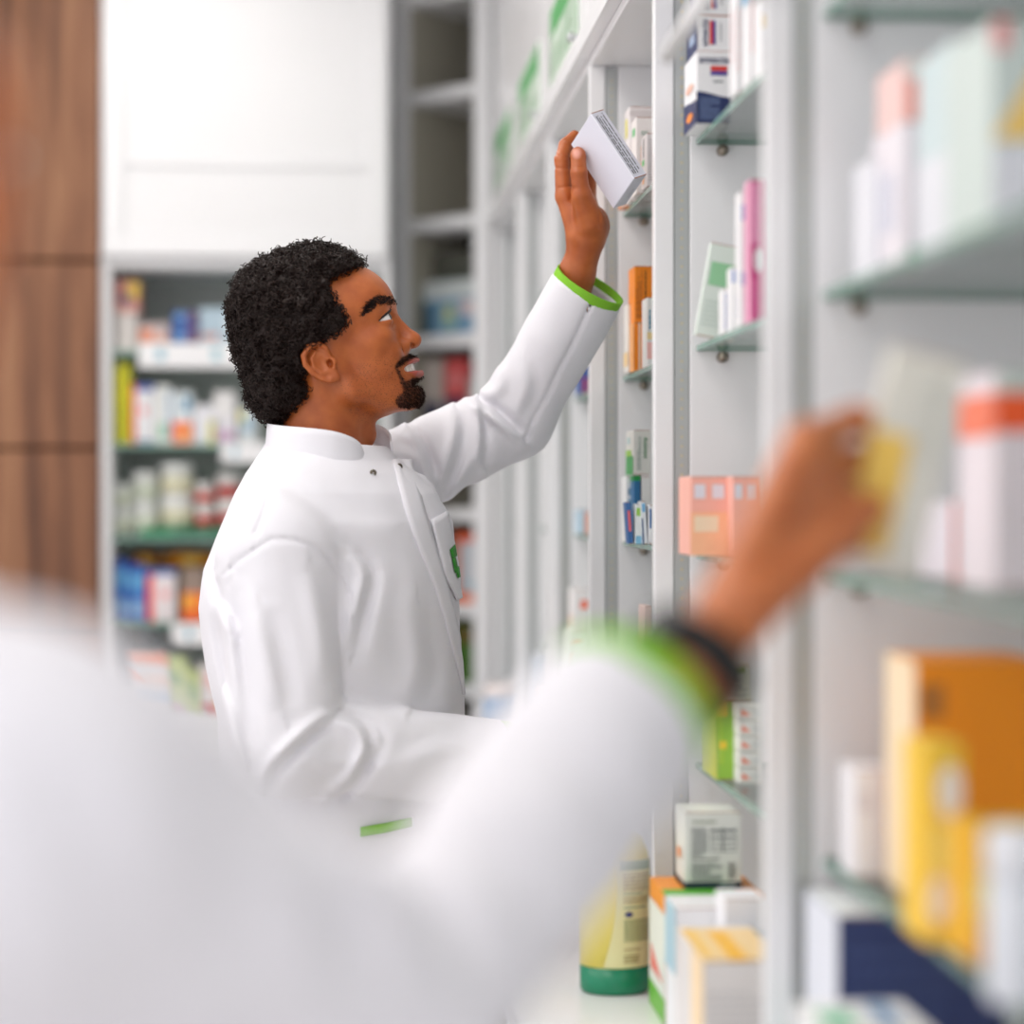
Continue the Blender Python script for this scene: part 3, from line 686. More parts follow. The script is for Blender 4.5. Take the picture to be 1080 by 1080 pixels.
for a, b, t, y, col, pr, tl, lb in [
    (663, 668, 530, Yh - .07, (60, 110, 170), [('front', .2, .3, .8, .8, (230, 110, 120))], -4, 'slim blue and pink pack leaning below the tall blue one'),
    (670.5, 676.5, 532, Yh - .08, (226, 232, 232), [('front', .1, .7, .8, .9, (150, 200, 90)), ('front', 0, 0, 1, .2, (130, 190, 220))], 0, 'slim white pack with a green square on the middle shelf'),
    (678, 683, 529, Yh - .09, (226, 232, 236), [('front', .2, .75, .9, .95, (120, 180, 220)), ('front', 0, .0, .3, .6, (40, 80, 130))], -3, 'slim white and blue pack leaning beside the white upright'),
    (684.5, 690, 533, Yh - .10, (230, 232, 236), [('front', .1, .4, .6, .9, (60, 110, 170))], 0, 'slim white pack half hidden by the white upright')]:
    carton_px('pack', lb, a, b, t, y, LEV[2], .03, col, pr, tilt=(0, math.radians(tl)), group=G1)
carton_px('carton', 'pale pink carton on the lowest shelf behind the foreground cuff', 680, 688, 640, Yh - .05, LEV[3], .06, (240, 214, 206), [('front', .1, .2, .8, .8, (240, 190, 180), 'vlines', 2)], group=G1)
# ---- fourth bay and beyond
Yi = YU[4] - .12
carton_px('carton', 'blue and red carton glimpsed beyond the raised sleeve', 611, 624, 374, Yi, LEV[1], .07, (50, 90, 160), [('front', .3, 0, .6, .4, (190, 60, 90))], group=G1)
carton_px('carton', 'pale blue and orange carton two shelves below the raised sleeve', 610, 624, 538, Yi, LEV[2], .07, (190, 214, 230), [('front', .5, 0, .9, .9, (240, 170, 140))], group=G1)
carton_px('carton', 'white carton with an orange corner stacked beside the man', 605, 620, 622, Yi - .02, zat(667, onY(612, Yi)[1]), .08, (240, 238, 238), [('front', .5, .55, 1, .75, (244, 110, 70)), ('left', .3, .1, .6, .4, (246, 190, 150))], group=G1)
carton_px('carton', 'lower white carton with orange print beside the man', 602, 616, 667.5, Yi - .03, LEV[3], .085, (238, 238, 240), [('front', .1, .15, .35, .5, (244, 160, 110)), ('front', .2, .7, .9, .8, (246, 190, 170))], group=G1)
Yj = YU[6] - .2
def jar(name, label, x, y, z, r, h, body, lid, band=None, group=None, cat='jar', bandz=(.15, .6)):
    t = thing(name, (x, y, z + .0006), label, cat, group); hl = h * .26
    MB().lathe([(r * .9, 0), (r * .97, h * .03), (r * .97, h - hl - .004), (r * .8, h - hl - .001)], 20).build('body', mat('jar_%02x%02x%02x' % body, body, rough=.35), t, True)
    MB().lathe([(r * .95, h - hl), (r, h - hl + .002), (r, h - .003), (r * .92, h)], 20).build('lid', mat('jar_%02x%02x%02x' % lid, lid, rough=.35), t, True)
    if band: MB().lathe([(r * .985, h * bandz[0]), (r * .985, h * bandz[1])], 20).build('label', mat('jar_%02x%02x%02x' % band, band, rough=.5), t, True)
    return t
x, d_ = onY(531, Yj); jar('jar', 'white jar with a blue disc far along the worktop', x, Yj, ZC, .045, .13, (238, 238, 240), (240, 230, 228), (120, 160, 200), bandz=(.3, .75))
x, d_ = onY(556, YU[5] - .2); jar('jar', 'small bright white jar on the worktop behind the bent forearm', x, YU[5] - .2, ZC, .03, .10, (244, 244, 248), (246, 246, 250))
carton_px('carton', 'pale pink carton on the worktop just beyond the bent forearm', 575, 640, 733, YU[4] - .25, ZC, .12, (240, 226, 224), [('front', .1, .5, .6, .8, (236, 200, 196))], group='cartons on the worktop')
carton_px('carton', 'blue-grey carton far along the worktop against the shelving', 566, 578, 695, YU[5] - .12, ZC, .08, (196, 210, 224), [('front', .1, .2, .8, .7, (226, 230, 236))], group='cartons on the worktop')

# ---- first bay (near, out of focus)
Yn = YU[1]
def nb(lb, a, b, t, y, lev, d, col, pr=(), zb=None): return carton_px('carton', lb, a, b, t, y, lev if zb is None else zb, d, col, pr, group=G1)
nb('small white carton with blue lettering at the left end of the near upper shelf', 921, 957, 166, Yn - .10, LEV[1], .07, (232, 232, 238), [('front', .25, .45, .7, .9, (150, 165, 205), 'lines', 3), ('front', .3, .2, .75, .4, (160, 165, 205), 'lines', 2)])
q1 = nb('white carton with an orange disc under the red and navy one', 953, 1006, 128, Yn - .17, LEV[1], .10, (236, 230, 236), [('front', .65, .15, .95, .65, (250, 150, 130), 'disc'), ('front', .1, .0, .4, .15, (120, 190, 150)), ('left', .2, .3, .8, .7, (214, 214, 226))])
nb('red and navy carton on top of the white one, near upper shelf', 956, 1000, 62, Yn - .168, 0, .09, (28, 36, 92), [('front', 0, 0, .66, 1, (250, 160, 145)), ('front', .5, 0, .67, 1, (226, 50, 80)), ('left', 0, 0, 1, 1, (240, 205, 200)), ('front', 0, .65, .35, 1, (226, 226, 222))], zb=zat(128, onY(980, Yn - .17)[1]) + .001)
nb('pale teal carton beside the red and navy one', 1007, 1042, 40, Yn - .28, LEV[1], .10, (206, 222, 224), [('front', .2, .0, .95, .45, (232, 230, 238)), ('left', 0, .0, 1, .5, (226, 228, 234)), ('front', .0, .62, .25, .98, (232, 238, 238))])
nb('large carton with a yellow diagonal and a pink corner at the right picture edge', 1046, 1130, 22, Yn - .38, LEV[1], .11, (208, 220, 216), [('front', .0, .45, .95, .98, (246, 208, 120), 'tri', .9), ('front', .0, .86, .22, 1, (236, 150, 150)), ('front', .0, .0, 1, .42, (230, 232, 240))])
nb('white and pink carton lying behind the box in the foreground hand', 1004, 1070, 530, Yn - .15, LEV[2], .10, (232, 224, 232), [('front', .0, .0, .08, 1, (244, 140, 120)), ('front', .1, .0, .5, .06, (244, 150, 130)), ('front', .4, .3, .9, .6, (240, 214, 220))])
nb('white carton with an orange-red band at the right picture edge', 1050, 1130, 392, Yn - .33, LEV[2], .09, (236, 226, 232), [('front', 0, .72, 1, .9, (250, 96, 40)), ('front', 0, .9, 1, 1, (205, 214, 208)), ('left', 0, .7, 1, .9, (244, 130, 100))])
nb('white pack standing left of the cream and orange boxes', 901, 938, 812, Yn - .10, LEV[3], .05, (240, 238, 242), [('front', .1, .6, .5, .8, (226, 220, 226))])
nb('tall orange carton with a cream side on the near low shelf', 966, 1100, 697, Yn - .20, LEV[3], .09, (255, 152, 8), [('left', 0, 0, 1, 1, (250, 226, 190)), ('front', .03, .76, .22, .9, (190, 120, 50)), ('front', .03, .5, .22, .62, (190, 120, 50)), ('front', 0, 0, 1, .36, (250, 196, 40)), ('front', .32, .2, .75, .3, (190, 180, 190))])
nb('bright yellow carton with white discs in front of the orange one', 976, 1017, 786, Yn - .36, LEV[3], .06, (252, 206, 60), [('front', .3, .62, .95, .9, (252, 244, 236), 'disc'), ('front', .05, .1, .6, .35, (252, 240, 226), 'disc'), ('front', .2, .35, .6, .6, (252, 236, 140))])
nb('yellow and orange carton between the bright yellow one and the white bottle', 1024, 1046, 870, Yn - .42, LEV[3], .05, (250, 190, 50), [('front', 0, .4, 1, .62, (250, 220, 90)), ('front', 0, 0, .6, .2, (250, 170, 60))])
x, d_ = onY(1075, Yn - .52); jar('bottle', 'white bottle at the right picture edge before the orange carton', x, Yn - .52, LEV[3], .021, .105, (232, 236, 244), (240, 242, 248), cat='bottle')
tk = nb('wide navy carton under a white one on the near worktop', 884, 1060, 966, Yn - .13, ZC, .12, (44, 58, 108), [('left', 0, 0, 1, 1, (226, 230, 240)), ('front', 0, 0, 1, .14, (240, 244, 246)), ('front', .05, .2, .65, .9, (64, 80, 130), 'lines', 10), ('left', .2, .2, .8, .6, (150, 210, 180)), ('top', 0, 0, 1, 1, (236, 240, 242)), ('top', .3, .1, .5, .7, (150, 210, 180))])
nb('white carton with green marks at the bottom right of the picture', 868, 990, 1092, Yn - .30, ZC, .10, (240, 242, 244), [('top', .1, .2, .4, .7, (120, 200, 160)), ('top', .6, .2, .8, .9, (110, 150, 190)), ('front', .1, .2, .9, .8, (200, 225, 214), 'lines', 4)])

# ---- yellow bottle on the worktop
bx, bd = onY(646, YU[2] - .085)
bt = thing('shampoo_bottle', (0.306, YU[2] - .07, ZC + .0006), 'yellow bottle with a green base and printed label on the worktop', 'bottle')
rb_ = .0395; hb = .225; sx_, sy_ = 1.0, .78
YB = mat('bottle_yellow', (240, 222, 110), rough=.3); GB = mat('bottle_green', (16, 128, 92), rough=.25); PLB = mat('label_pale', (226, 222, 168), rough=.4)
MB().lathe([(rb_ * .93, 0), (rb_, .004), (rb_, .030)], 40, sx=sx_, sy=sy_).build('base', GB, bt, True)
bdv = MB().lathe([(rb_ * .995, .0305), (rb_ * .995, .14), (rb_ * .97, .155), (rb_ * .80, .172), (rb_ * .45, .182), (rb_ * .42, .186)], 40, sx=sx_, sy=sy_); bdv.build('body', YB, bt, True)
MB().lathe([(rb_ * .5, .1865), (rb_ * .5, .212), (rb_ * .44, .218)], 24).build('cap', GB, bt, True)
def wrap(a0, a1, z0, z1, m, name, lift=.0006, kind=None, curve=0.0, n=14):
    mb = MB(); v = []
    for k in range(n + 1):
        a = a0 + (a1 - a0) * k / n
        for z in (z0, z1):
            aa = a - (curve * (1 - ((z0 + z1) / 2 - z0) / .1) if 0 else 0)
            v.append(((rb_ + lift) * sx_ * math.cos(aa), (rb_ + lift) * sy_ * math.sin(aa), z))
    mb.add(v, [(2 * k, 2 * k + 2, 2 * k + 3, 2 * k + 1) for k in range(n)]); o = mb.build(name, m, bt, True)
    if kind: o['kind'] = kind
    return o
R_ = math.radians
mb = MB(); v = []; n = 16                                       # pale back label with a curved left edge
for i in range(n + 1):
    z = .031 + (.150 - .031) * i / n; a0 = R_(282 - 26 + 30 * (i / n) ** .7) ; a0 = R_(258 - 12 + 24 * math.sin(math.pi * .62 * i / n))
    for k in range(9):
        a = a0 + (R_(350) - a0) * k / 8; v.append(((rb_ + .0006) * math.cos(a), (rb_ + .0006) * sy_ * math.sin(a), z))
mb.add(v, [(i * 9 + k, i * 9 + k + 1, (i + 1) * 9 + k + 1, (i + 1) * 9 + k) for i in range(n) for k in range(8)]); mb.build('label', PLB, bt, True)
def type_rows(z0, z1, rows, c, a0=279, a1=334):
    mb = MB(); rr = random.Random(int(z0 * 1e4))
    for i in range(rows):
        za = z1 - (z1 - z0) * (i + .3) / rows; zb = z1 - (z1 - z0) * (i + .75) / rows; t = 0
        while t < 1:
            q = min(1, t + rr.uniform(.06, .2)); A, B = R_(a0 + (a1 - a0) * t), R_(a0 + (a1 - a0) * q); r = rb_ + .0011
            mb.quad((r * math.cos(A), r * sy_ * math.sin(A), zb), (r * math.cos(B), r * sy_ * math.sin(B), zb), (r * math.cos(B), r * sy_ * math.sin(B), za), (r * math.cos(A), r * sy_ * math.sin(A), za)); t = q + .03
    mb.build('small_print', ink(c), bt)['kind'] = 'stuff'
wrap(R_(275), R_(338), .139, .149, ink((120, 150, 110)), 'label_band', .0010)
type_rows(.116, .136, 5, (150, 130, 70)); type_rows(.1115, .1145, 1, (30, 120, 100), 279, 314); type_rows(.102, .110, 2, (150, 130, 70)); type_rows(.0965, .0995, 1, (30, 120, 100), 279, 322)
type_rows(.060, .085, 9, (96, 130, 80)); type_rows(.050, .053, 1, (150, 130, 70), 279, 310); type_rows(.036, .046, 3, (140, 120, 60), 279, 306)
mb = MB(); v = []
for k in range(16):
    a = 2 * math.pi * k / 16; A = R_(287 + 7 * math.cos(a)); v.append(((rb_ + .0013) * math.cos(A), (rb_ + .0013) * sy_ * math.sin(A), .0905 + .003 * math.sin(a)))
mb.add(v, [tuple(range(16))]); mb.build('label_emblem', ink((50, 60, 120)), bt)

# ---- cabinet at the end of the room
G2 = 'goods in the cabinet at the end of the room'
def cb(lb, a, b, t, sh, col, pr=(), dy=.05, d=.08, zb=None, name='carton'):
    return carton_px(name, lb, a, b, t, Y0 + dy, (cz(SHB[sh]) if sh else cz(757)) if zb is None else zb, d, col, pr, group=G2, flap=False)
def zc_(py, dy=.05): return zat(py, onY(200, Y0 + dy)[1])
cb('white carton under the pinkish one at the left end of the highest glass shelf', 122, 144, 331, 1, (220, 214, 210), [('front', 0, 0, 1, .3, (226, 220, 216))])
cb('pinkish carton with a yellow patch and dark disc at the left of the highest shelf', 122, 147, 296, 1, (200, 130, 120), [('front', .5, .45, 1, .95, (226, 190, 80)), ('front', .2, .25, .65, .6, (60, 80, 110), 'disc'), ('front', 0, 0, 1, .2, (220, 170, 160))], zb=zc_(331) + .001)
cb('low pinkish carton left of the two blue boxes', 147, 178, 341, 1, (206, 190, 190), [('front', 0, .1, .5, .8, (240, 160, 130)), ('front', .6, .2, .95, .6, (244, 190, 170))], dy=.06)
cb('lower of two blue boxes on the highest glass shelf', 181, 208, 344, 1, (60, 104, 176), [('front', .62, .1, 1, .9, (120, 70, 110)), ('front', .1, .5, .6, .7, (120, 170, 220))], dy=.06)
cb('upper of two blue boxes on the highest glass shelf', 182, 208, 329, 1, (56, 96, 168), [('front', .62, .1, 1, .9, (110, 60, 100)), ('front', .1, .5, .6, .8, (120, 170, 220))], dy=.06, zb=zc_(344, .06) + .001)
cb('pale blue carton right of the blue boxes by the back of the head', 210, 262, 325, 1, (190, 212, 226), [('front', .05, .3, .4, .42, (226, 160, 150)), ('front', .5, .5, .9, .8, (220, 232, 238))], dy=.07)
for a, b, t, col, pr, lb in [
    (122, 137, 383, (204, 200, 20), [('front', 0, .5, 1, .9, (214, 208, 20))], 'tall plain yellow-green carton at the left of the second shelf'),
    (138.5, 162, 406, (236, 236, 240), [('front', 0, 0, .2, 1, (252, 96, 40)), ('front', .2, .9, 1, 1, (60, 90, 180)), ('front', .4, .5, .7, .62, (244, 150, 150)), ('front', .2, 0, 1, .05, (50, 100, 160))], 'white carton with an orange edge and blue top beside the yellow-green one'),
    (163, 180, 407, (232, 234, 232), [('front', .3, .1, .7, .35, (140, 200, 160)), ('front', .8, .1, 1, .9, (160, 190, 220))], 'white carton with a green patch, third on the second shelf'),
    (181, 203, 413, (226, 232, 234), [('front', 0, 0, 1, .42, (250, 150, 120)), ('front', .1, .22, .9, .38, (252, 100, 50)), ('front', .4, .15, .8, .28, (250, 200, 90)), ('front', .5, .6, .9, .9, (110, 160, 190))], 'white carton with an orange and yellow foot on the second shelf'),
    (204.5, 226, 427, (230, 230, 236), [('front', .7, .0, 1, .6, (232, 226, 140))], 'white carton with a yellow corner on the second shelf'),
    (228, 249, 440, (228, 226, 232), [('front', 0, .1, .9, .5, (206, 170, 200))], 'lower white carton with a mauve patch near the nape'),
    (252, 270, 430, (228, 232, 234), [('front', .2, .3, .8, .8, (160, 190, 210)), ('front', 0, .6, .3, .9, (238, 226, 110))], 'white and blue carton next to the nape')]:
    cb(lb, a, b, t, 2, col, pr)
cb('small white carton stacked on the mauve-patched one near the nape', 226, 248, 413, 2, (238, 236, 236), [('front', .3, .3, .7, .6, (226, 226, 226))], zb=zc_(440) + .001)
gt = carton('tray', 'flat green tray under the white and red jars', cx(300) - cx(146), .16, .016, (20, 140, 90), [('front', .25, .15, .6, .7, (10, 90, 66)), ('front', .62, .2, .9, .8, (60, 170, 120))], loc=((cx(300) + cx(146)) / 2, Y0 + .03, cz(566) + .0006), flap=False, cat='tray', group=G2)
JY = Y0 + .09
for px0, px1, top, mid, bot, col, lid, band, nm in [
    (121, 138, 511, 536, 566, (226, 228, 218), (238, 238, 238), (222, 226, 206), 'narrow'), (138, 166, 498, 530, 563, (228, 230, 222), (240, 240, 240), (216, 222, 204), 'medium'), (168, 204, 489, 524, 560, (230, 228, 218), (242, 242, 242), (226, 220, 190), 'wide'),
    (205, 226, 510, 533, 560, (224, 218, 216), (240, 236, 236), (214, 66, 52), 'small red-banded'), (228, 255, 500, 529, 560, (224, 214, 212), (242, 238, 238), (196, 50, 46), 'large red-banded'), (258, 280, 503, 530, 560, (228, 220, 218), (240, 240, 240), (206, 120, 110), 'pale red-banded')]:
    x0, x1 = onY(px0, JY)[0], onY(px1, JY)[0]; dj = onY(px0, JY)[1]; r = (x1 - x0) / 2 * .97
    zb = cz(566) + (.018 if px0 > 140 else 0.0); hj = zat(mid, dj) - zb
    bz = (.12, .55)
    jar('jar', 'lower %s white jar of the stacked jars on the third shelf' % nm, (x0 + x1) / 2, JY + .02, zb, r, hj, col, lid, band, G2, bandz=bz)
    jar('jar', 'upper %s white jar of the stacked jars on the third shelf' % nm, (x0 + x1) / 2, JY + .02, zb + hj + .0008, r, zat(top, dj) - zb - hj, col, lid, band, G2, bandz=bz)
bp_ = [('front', .1, .55, .9, .85, (100, 170, 220)), ('front', .15, .1, .85, .38, (150, 190, 230)), ('front', 0, .92, 1, 1, (20, 60, 160))]
cb('left blue pack on the fourth shelf', 122, 135, 591, 4, (34, 96, 184), bp_); cb('right blue pack on the fourth shelf', 136.5, 153, 596, 4, (40, 104, 190), bp_)
cb('white carton with a red-orange edge and blue top right of the blue packs', 155, 185, 601, 4, (236, 226, 228), [('front', 0, 0, .22, .92, (244, 60, 50)), ('front', 0, .9, 1, 1, (50, 100, 180)), ('front', .45, .45, .8, .6, (246, 170, 170))])
cb('orange and brown carton on the fourth shelf by the shoulder', 190, 216, 600, 4, (150, 130, 118), [('front', .0, 0, 1, .55, (250, 110, 40)), ('front', .1, .25, .7, .5, (250, 170, 60)), ('front', 0, 0, .08, 1, (70, 60, 40))])
def bag(lb, px0, px1, py0, py1, col):
    x0, x1 = onY(px0, Y0 + .13)[0], onY(px1, Y0 + .13)[0]; z0, z1 = zc_(py1, .13), zc_(py0, .13)
    mb = MB(); n, m_ = 14, 8; v = []
    for i in range(n + 1):
        for j in range(m_):
            a = 2 * math.pi * j / m_; t = i / n; e = (math.sin(math.pi * min(max(t, .03), .97))) ** .35
            v.append((x0 + (x1 - x0) * t, Y0 + .17 + .05 * e * math.cos(a), (z0 + z1) / 2 + (z1 - z0) / 2 * e * math.sin(a) * (1 + .12 * math.sin(i * 1.7))))
    L = ((x0 + x1) / 2, Y0 + .17, z0)
    mb.add([(p[0] - L[0], p[1] - L[1], p[2] - L[2]) for p in v], [(i * m_ + j, i * m_ + (j + 1) % m_, (i + 1) * m_ + (j + 1) % m_, (i + 1) * m_ + j) for i in range(n) for j in range(m_)] + [tuple(range(m_)), tuple(n * m_ + j for j in range(m_))[::-1]])
    o = mb.build('snack_bag', mat('bag_%02x%02x%02x' % col, col, rough=.35), None, True, L); tag(o, lb, 'bag', G2)
    MB().box(-(x1 - x0) * .12, -.052, (z1 - z0) * .2, (x1 - x0) * .2, -.046, (z1 - z0) * .7).build('printed_panel', ink((250, 200, 90)), o)
cb('plain grey carton carrying the orange bags at the back of the fourth shelf', 140, 225, 601, 4, (170, 166, 160), dy=.145, d=.1)
bag('dark orange bag lying above the blue packs', 138, 168, 581, 600, (206, 120, 16)); bag('brighter orange bag lying next to the dark orange one', 170, 228, 580, 600, (236, 150, 20))
cb('pink and white carton with a blue wave on the base of the cabinet', 134, 175, 691, 0, (236, 232, 234), [('front', 0, .8, 1, 1, (246, 160, 130)), ('front', 0, .45, 1, .62, (250, 220, 210)), ('front', 0, .5, .4, .75, (248, 150, 110), 'tri'), ('front', .1, .15, 1, .35, (180, 206, 232), 'wave')], dy=.04)
cb('taller lime green carton on the base of the cabinet', 176, 196, 694, 0, (200, 214, 140), [('front', .1, .5, .6, .7, (120, 170, 100)), ('front', .1, 0, .7, .15, (214, 170, 190))], dy=.05)
cb('shorter lime green carton beside the taller one', 197.5, 208, 708, 0, (196, 212, 120), [('front', .0, .3, .6, .7, (130, 180, 110))], dy=.04)
cb('white carton with a red and yellow foot behind the elbow', 209.5, 236, 701, 0, (236, 228, 228), [('front', .1, 0, .8, .2, (200, 40, 40)), ('front', .65, .05, 1, .25, (240, 180, 60)), ('front', .2, .5, .6, .8, (246, 200, 196))], dy=.05)
x, d_ = onY(150, Y0 + .14); jar('tube_roll', 'pale blue roll at the left end of the cabinet base', x, Y0 + .26, cz(757), .024, cz(676) - cz(757), (130, 190, 220), (150, 205, 226), group=G2, cat='roll')
cb('dark pouch lying behind the pink and white carton', 134, 162, 674, 0, (50, 50, 48), [('front', .6, .1, .95, .9, (50, 90, 84))], dy=.15, d=.05)

# ---- corner cabinet
G3 = 'goods in the corner cabinet'
def kb_(lb, x0, x1, k, h, col, pr=(), y=.02, d=.14, name='carton', zoff=0):
    M = cc.matrix_basis; w = (x1 - x0) * wid; p = M @ Vector(((x0 + x1) / 2 * wid, y, KZ[k] + zoff + .0006))
    return carton(name, lb, w, d, h, col, pr, loc=p, rz=ang, flap=False, group=G3)
kb_('white tub with a blue picture label in the corner cabinet', .06, .88, 'd', .135, (206, 214, 214), [('front', 0, 0, 1, .66, (120, 160, 190)), ('front', 0, .0, .18, .6, (50, 90, 110)), ('front', .38, .1, .62, .55, (150, 190, 180)), ('front', .42, .3, .55, .5, (210, 200, 120)), ('front', .7, .35, .95, .6, (220, 200, 200))], name='tub')
kb_('dark grey folded pack lying on the tub in the corner cabinet', .05, .85, 'd', .07, (92, 92, 84), [('front', .1, .1, .7, .5, (80, 84, 74))], zoff=.137, y=.06, d=.13, name='folded_pack')
kb_('beige carton beside the chin beard in the corner cabinet', .05, .36, 'e', .17, (196, 186, 178), [('front', .1, .1, .9, .4, (60, 62, 90))], d=.1)
kb_('red and navy carton beside the chin beard in the corner cabinet', .40, .72, 'e', .17, (206, 84, 84), [('front', 0, 0, 1, .45, (50, 56, 84)), ('front', .3, .6, .8, .8, (220, 130, 130))], d=.1)
kb_('grey carton at the right of the red one in the corner cabinet', .75, .95, 'e', .12, (150, 150, 146), [('front', .1, .3, .9, .7, (180, 170, 168))], d=.1)
kb_('white canister with an orange lid beside the chest pocket', .55, .95, 'g', .17, (200, 206, 214), [('front', 0, .88, 1, 1, (240, 90, 30)), ('front', 0, .0, .2, .9, (226, 130, 90)), ('front', 0, 0, 1, .14, (250, 130, 80)), ('front', .4, .2, .9, .3, (150, 190, 205))], d=.1, name='canister')
kb_('dark green pack below the white canister', .5, .95, 'h', .14, (70, 110, 40), [('front', .2, .7, .8, .95, (110, 90, 40))], d=.1, name='pack')
# ================================================================== people
def skin_mat(name, base, dark, stub=0.0):
    m = bpy.data.materials.new(name); m.use_nodes = True; nt = m.node_tree; b = nt.nodes['Principled BSDF']
    def attr(n):
        a = nt.nodes.new('ShaderNodeAttribute'); a.attribute_name = n; return a
    def mix(fac, A, B):
        x = nt.nodes.new('ShaderNodeMix'); x.data_type = 'RGBA'
        if isinstance(fac, float): x.inputs[0].default_value = fac
        else: nt.links.new(fac, x.inputs[0])
        for s_, v in ((6, A), (7, B)):
            if isinstance(v, tuple): x.inputs[s_].default_value = (*v, 1)
            else: nt.links.new(v, x.inputs[s_])
        return x.outputs[2]
    tc = nt.nodes.new('ShaderNodeTexCoord')
    n = nt.nodes.new('ShaderNodeTexNoise'); n.inputs['Scale'].default_value = 45; n.inputs['Detail'].default_value = 4; nt.links.new(tc.outputs['Object'], n.inputs['Vector'])
    r = nt.nodes.new('ShaderNodeMapRange'); r.inputs[1].default_value = .3; r.inputs[2].default_value = .7; nt.links.new(n.outputs['Fac'], r.inputs[0])
    c = mix(r.outputs[0], srgb(dark), srgb(base))
    if stub:
        v = nt.nodes.new('ShaderNodeTexVoronoi'); v.inputs['Scale'].default_value = 620; nt.links.new(tc.outputs['Object'], v.inputs['Vector'])
        lt = nt.nodes.new('ShaderNodeMath'); lt.operation = 'LESS_THAN'; lt.inputs[1].default_value = .30; nt.links.new(v.outputs['Distance'], lt.inputs[0])
        sp = nt.nodes.new('ShaderNodeSeparateColor'); nt.links.new(v.outputs['Color'], sp.inputs[0])
        l2 = nt.nodes.new('ShaderNodeMath'); l2.operation = 'LESS_THAN'; l2.inputs[1].default_value = .55; nt.links.new(sp.outputs[0], l2.inputs[0])
        mu = nt.nodes.new('ShaderNodeMath'); mu.operation = 'MULTIPLY'; nt.links.new(lt.outputs[0], mu.inputs[0]); nt.links.new(l2.outputs[0], mu.inputs[1])
        m2 = nt.nodes.new('ShaderNodeMath'); m2.operation = 'MULTIPLY'; nt.links.new(mu.outputs[0], m2.inputs[0]); nt.links.new(attr('stubble').outputs['Fac'], m2.inputs[1])
        m3 = nt.nodes.new('ShaderNodeMath'); m3.operation = 'MULTIPLY'; m3.inputs[1].default_value = stub; nt.links.new(m2.outputs[0], m3.inputs[0])
        c = mix(m3.outputs[0], c, srgb((40, 20, 12)))
    c = mix(attr('lip').outputs['Fac'], c, srgb((172, 84, 76)))
    c = mix(attr('beard').outputs['Fac'], c, srgb((52, 26, 16)))
    c = mix(attr('nail').outputs['Fac'], c, srgb((222, 156, 138)))
    nt.links.new(c, b.inputs['Base Color'])
    b.inputs['Roughness'].default_value = .42; b.inputs['Specular IOR Level'].default_value = .5
    b.inputs['Subsurface Weight'].default_value = .12; b.inputs['Subsurface Radius'].default_value = (.010, .0035, .002); b.inputs['Subsurface Scale'].default_value = .4
    n2 = nt.nodes.new('ShaderNodeTexNoise'); n2.inputs['Scale'].default_value = 700; nt.links.new(tc.outputs['Object'], n2.inputs['Vector'])
    bp = nt.nodes.new('ShaderNodeBump'); bp.inputs['Strength'].default_value = .12; bp.inputs['Distance'].default_value = .001
    nt.links.new(n2.outputs['Fac'], bp.inputs['Height']); nt.links.new(bp.outputs[0], b.inputs['Normal'])
    return m
U = 0.0012                                        # head modelling unit (one picture pixel at the man's distance)
def sub(d, e, k): return smax(d, -e, k)
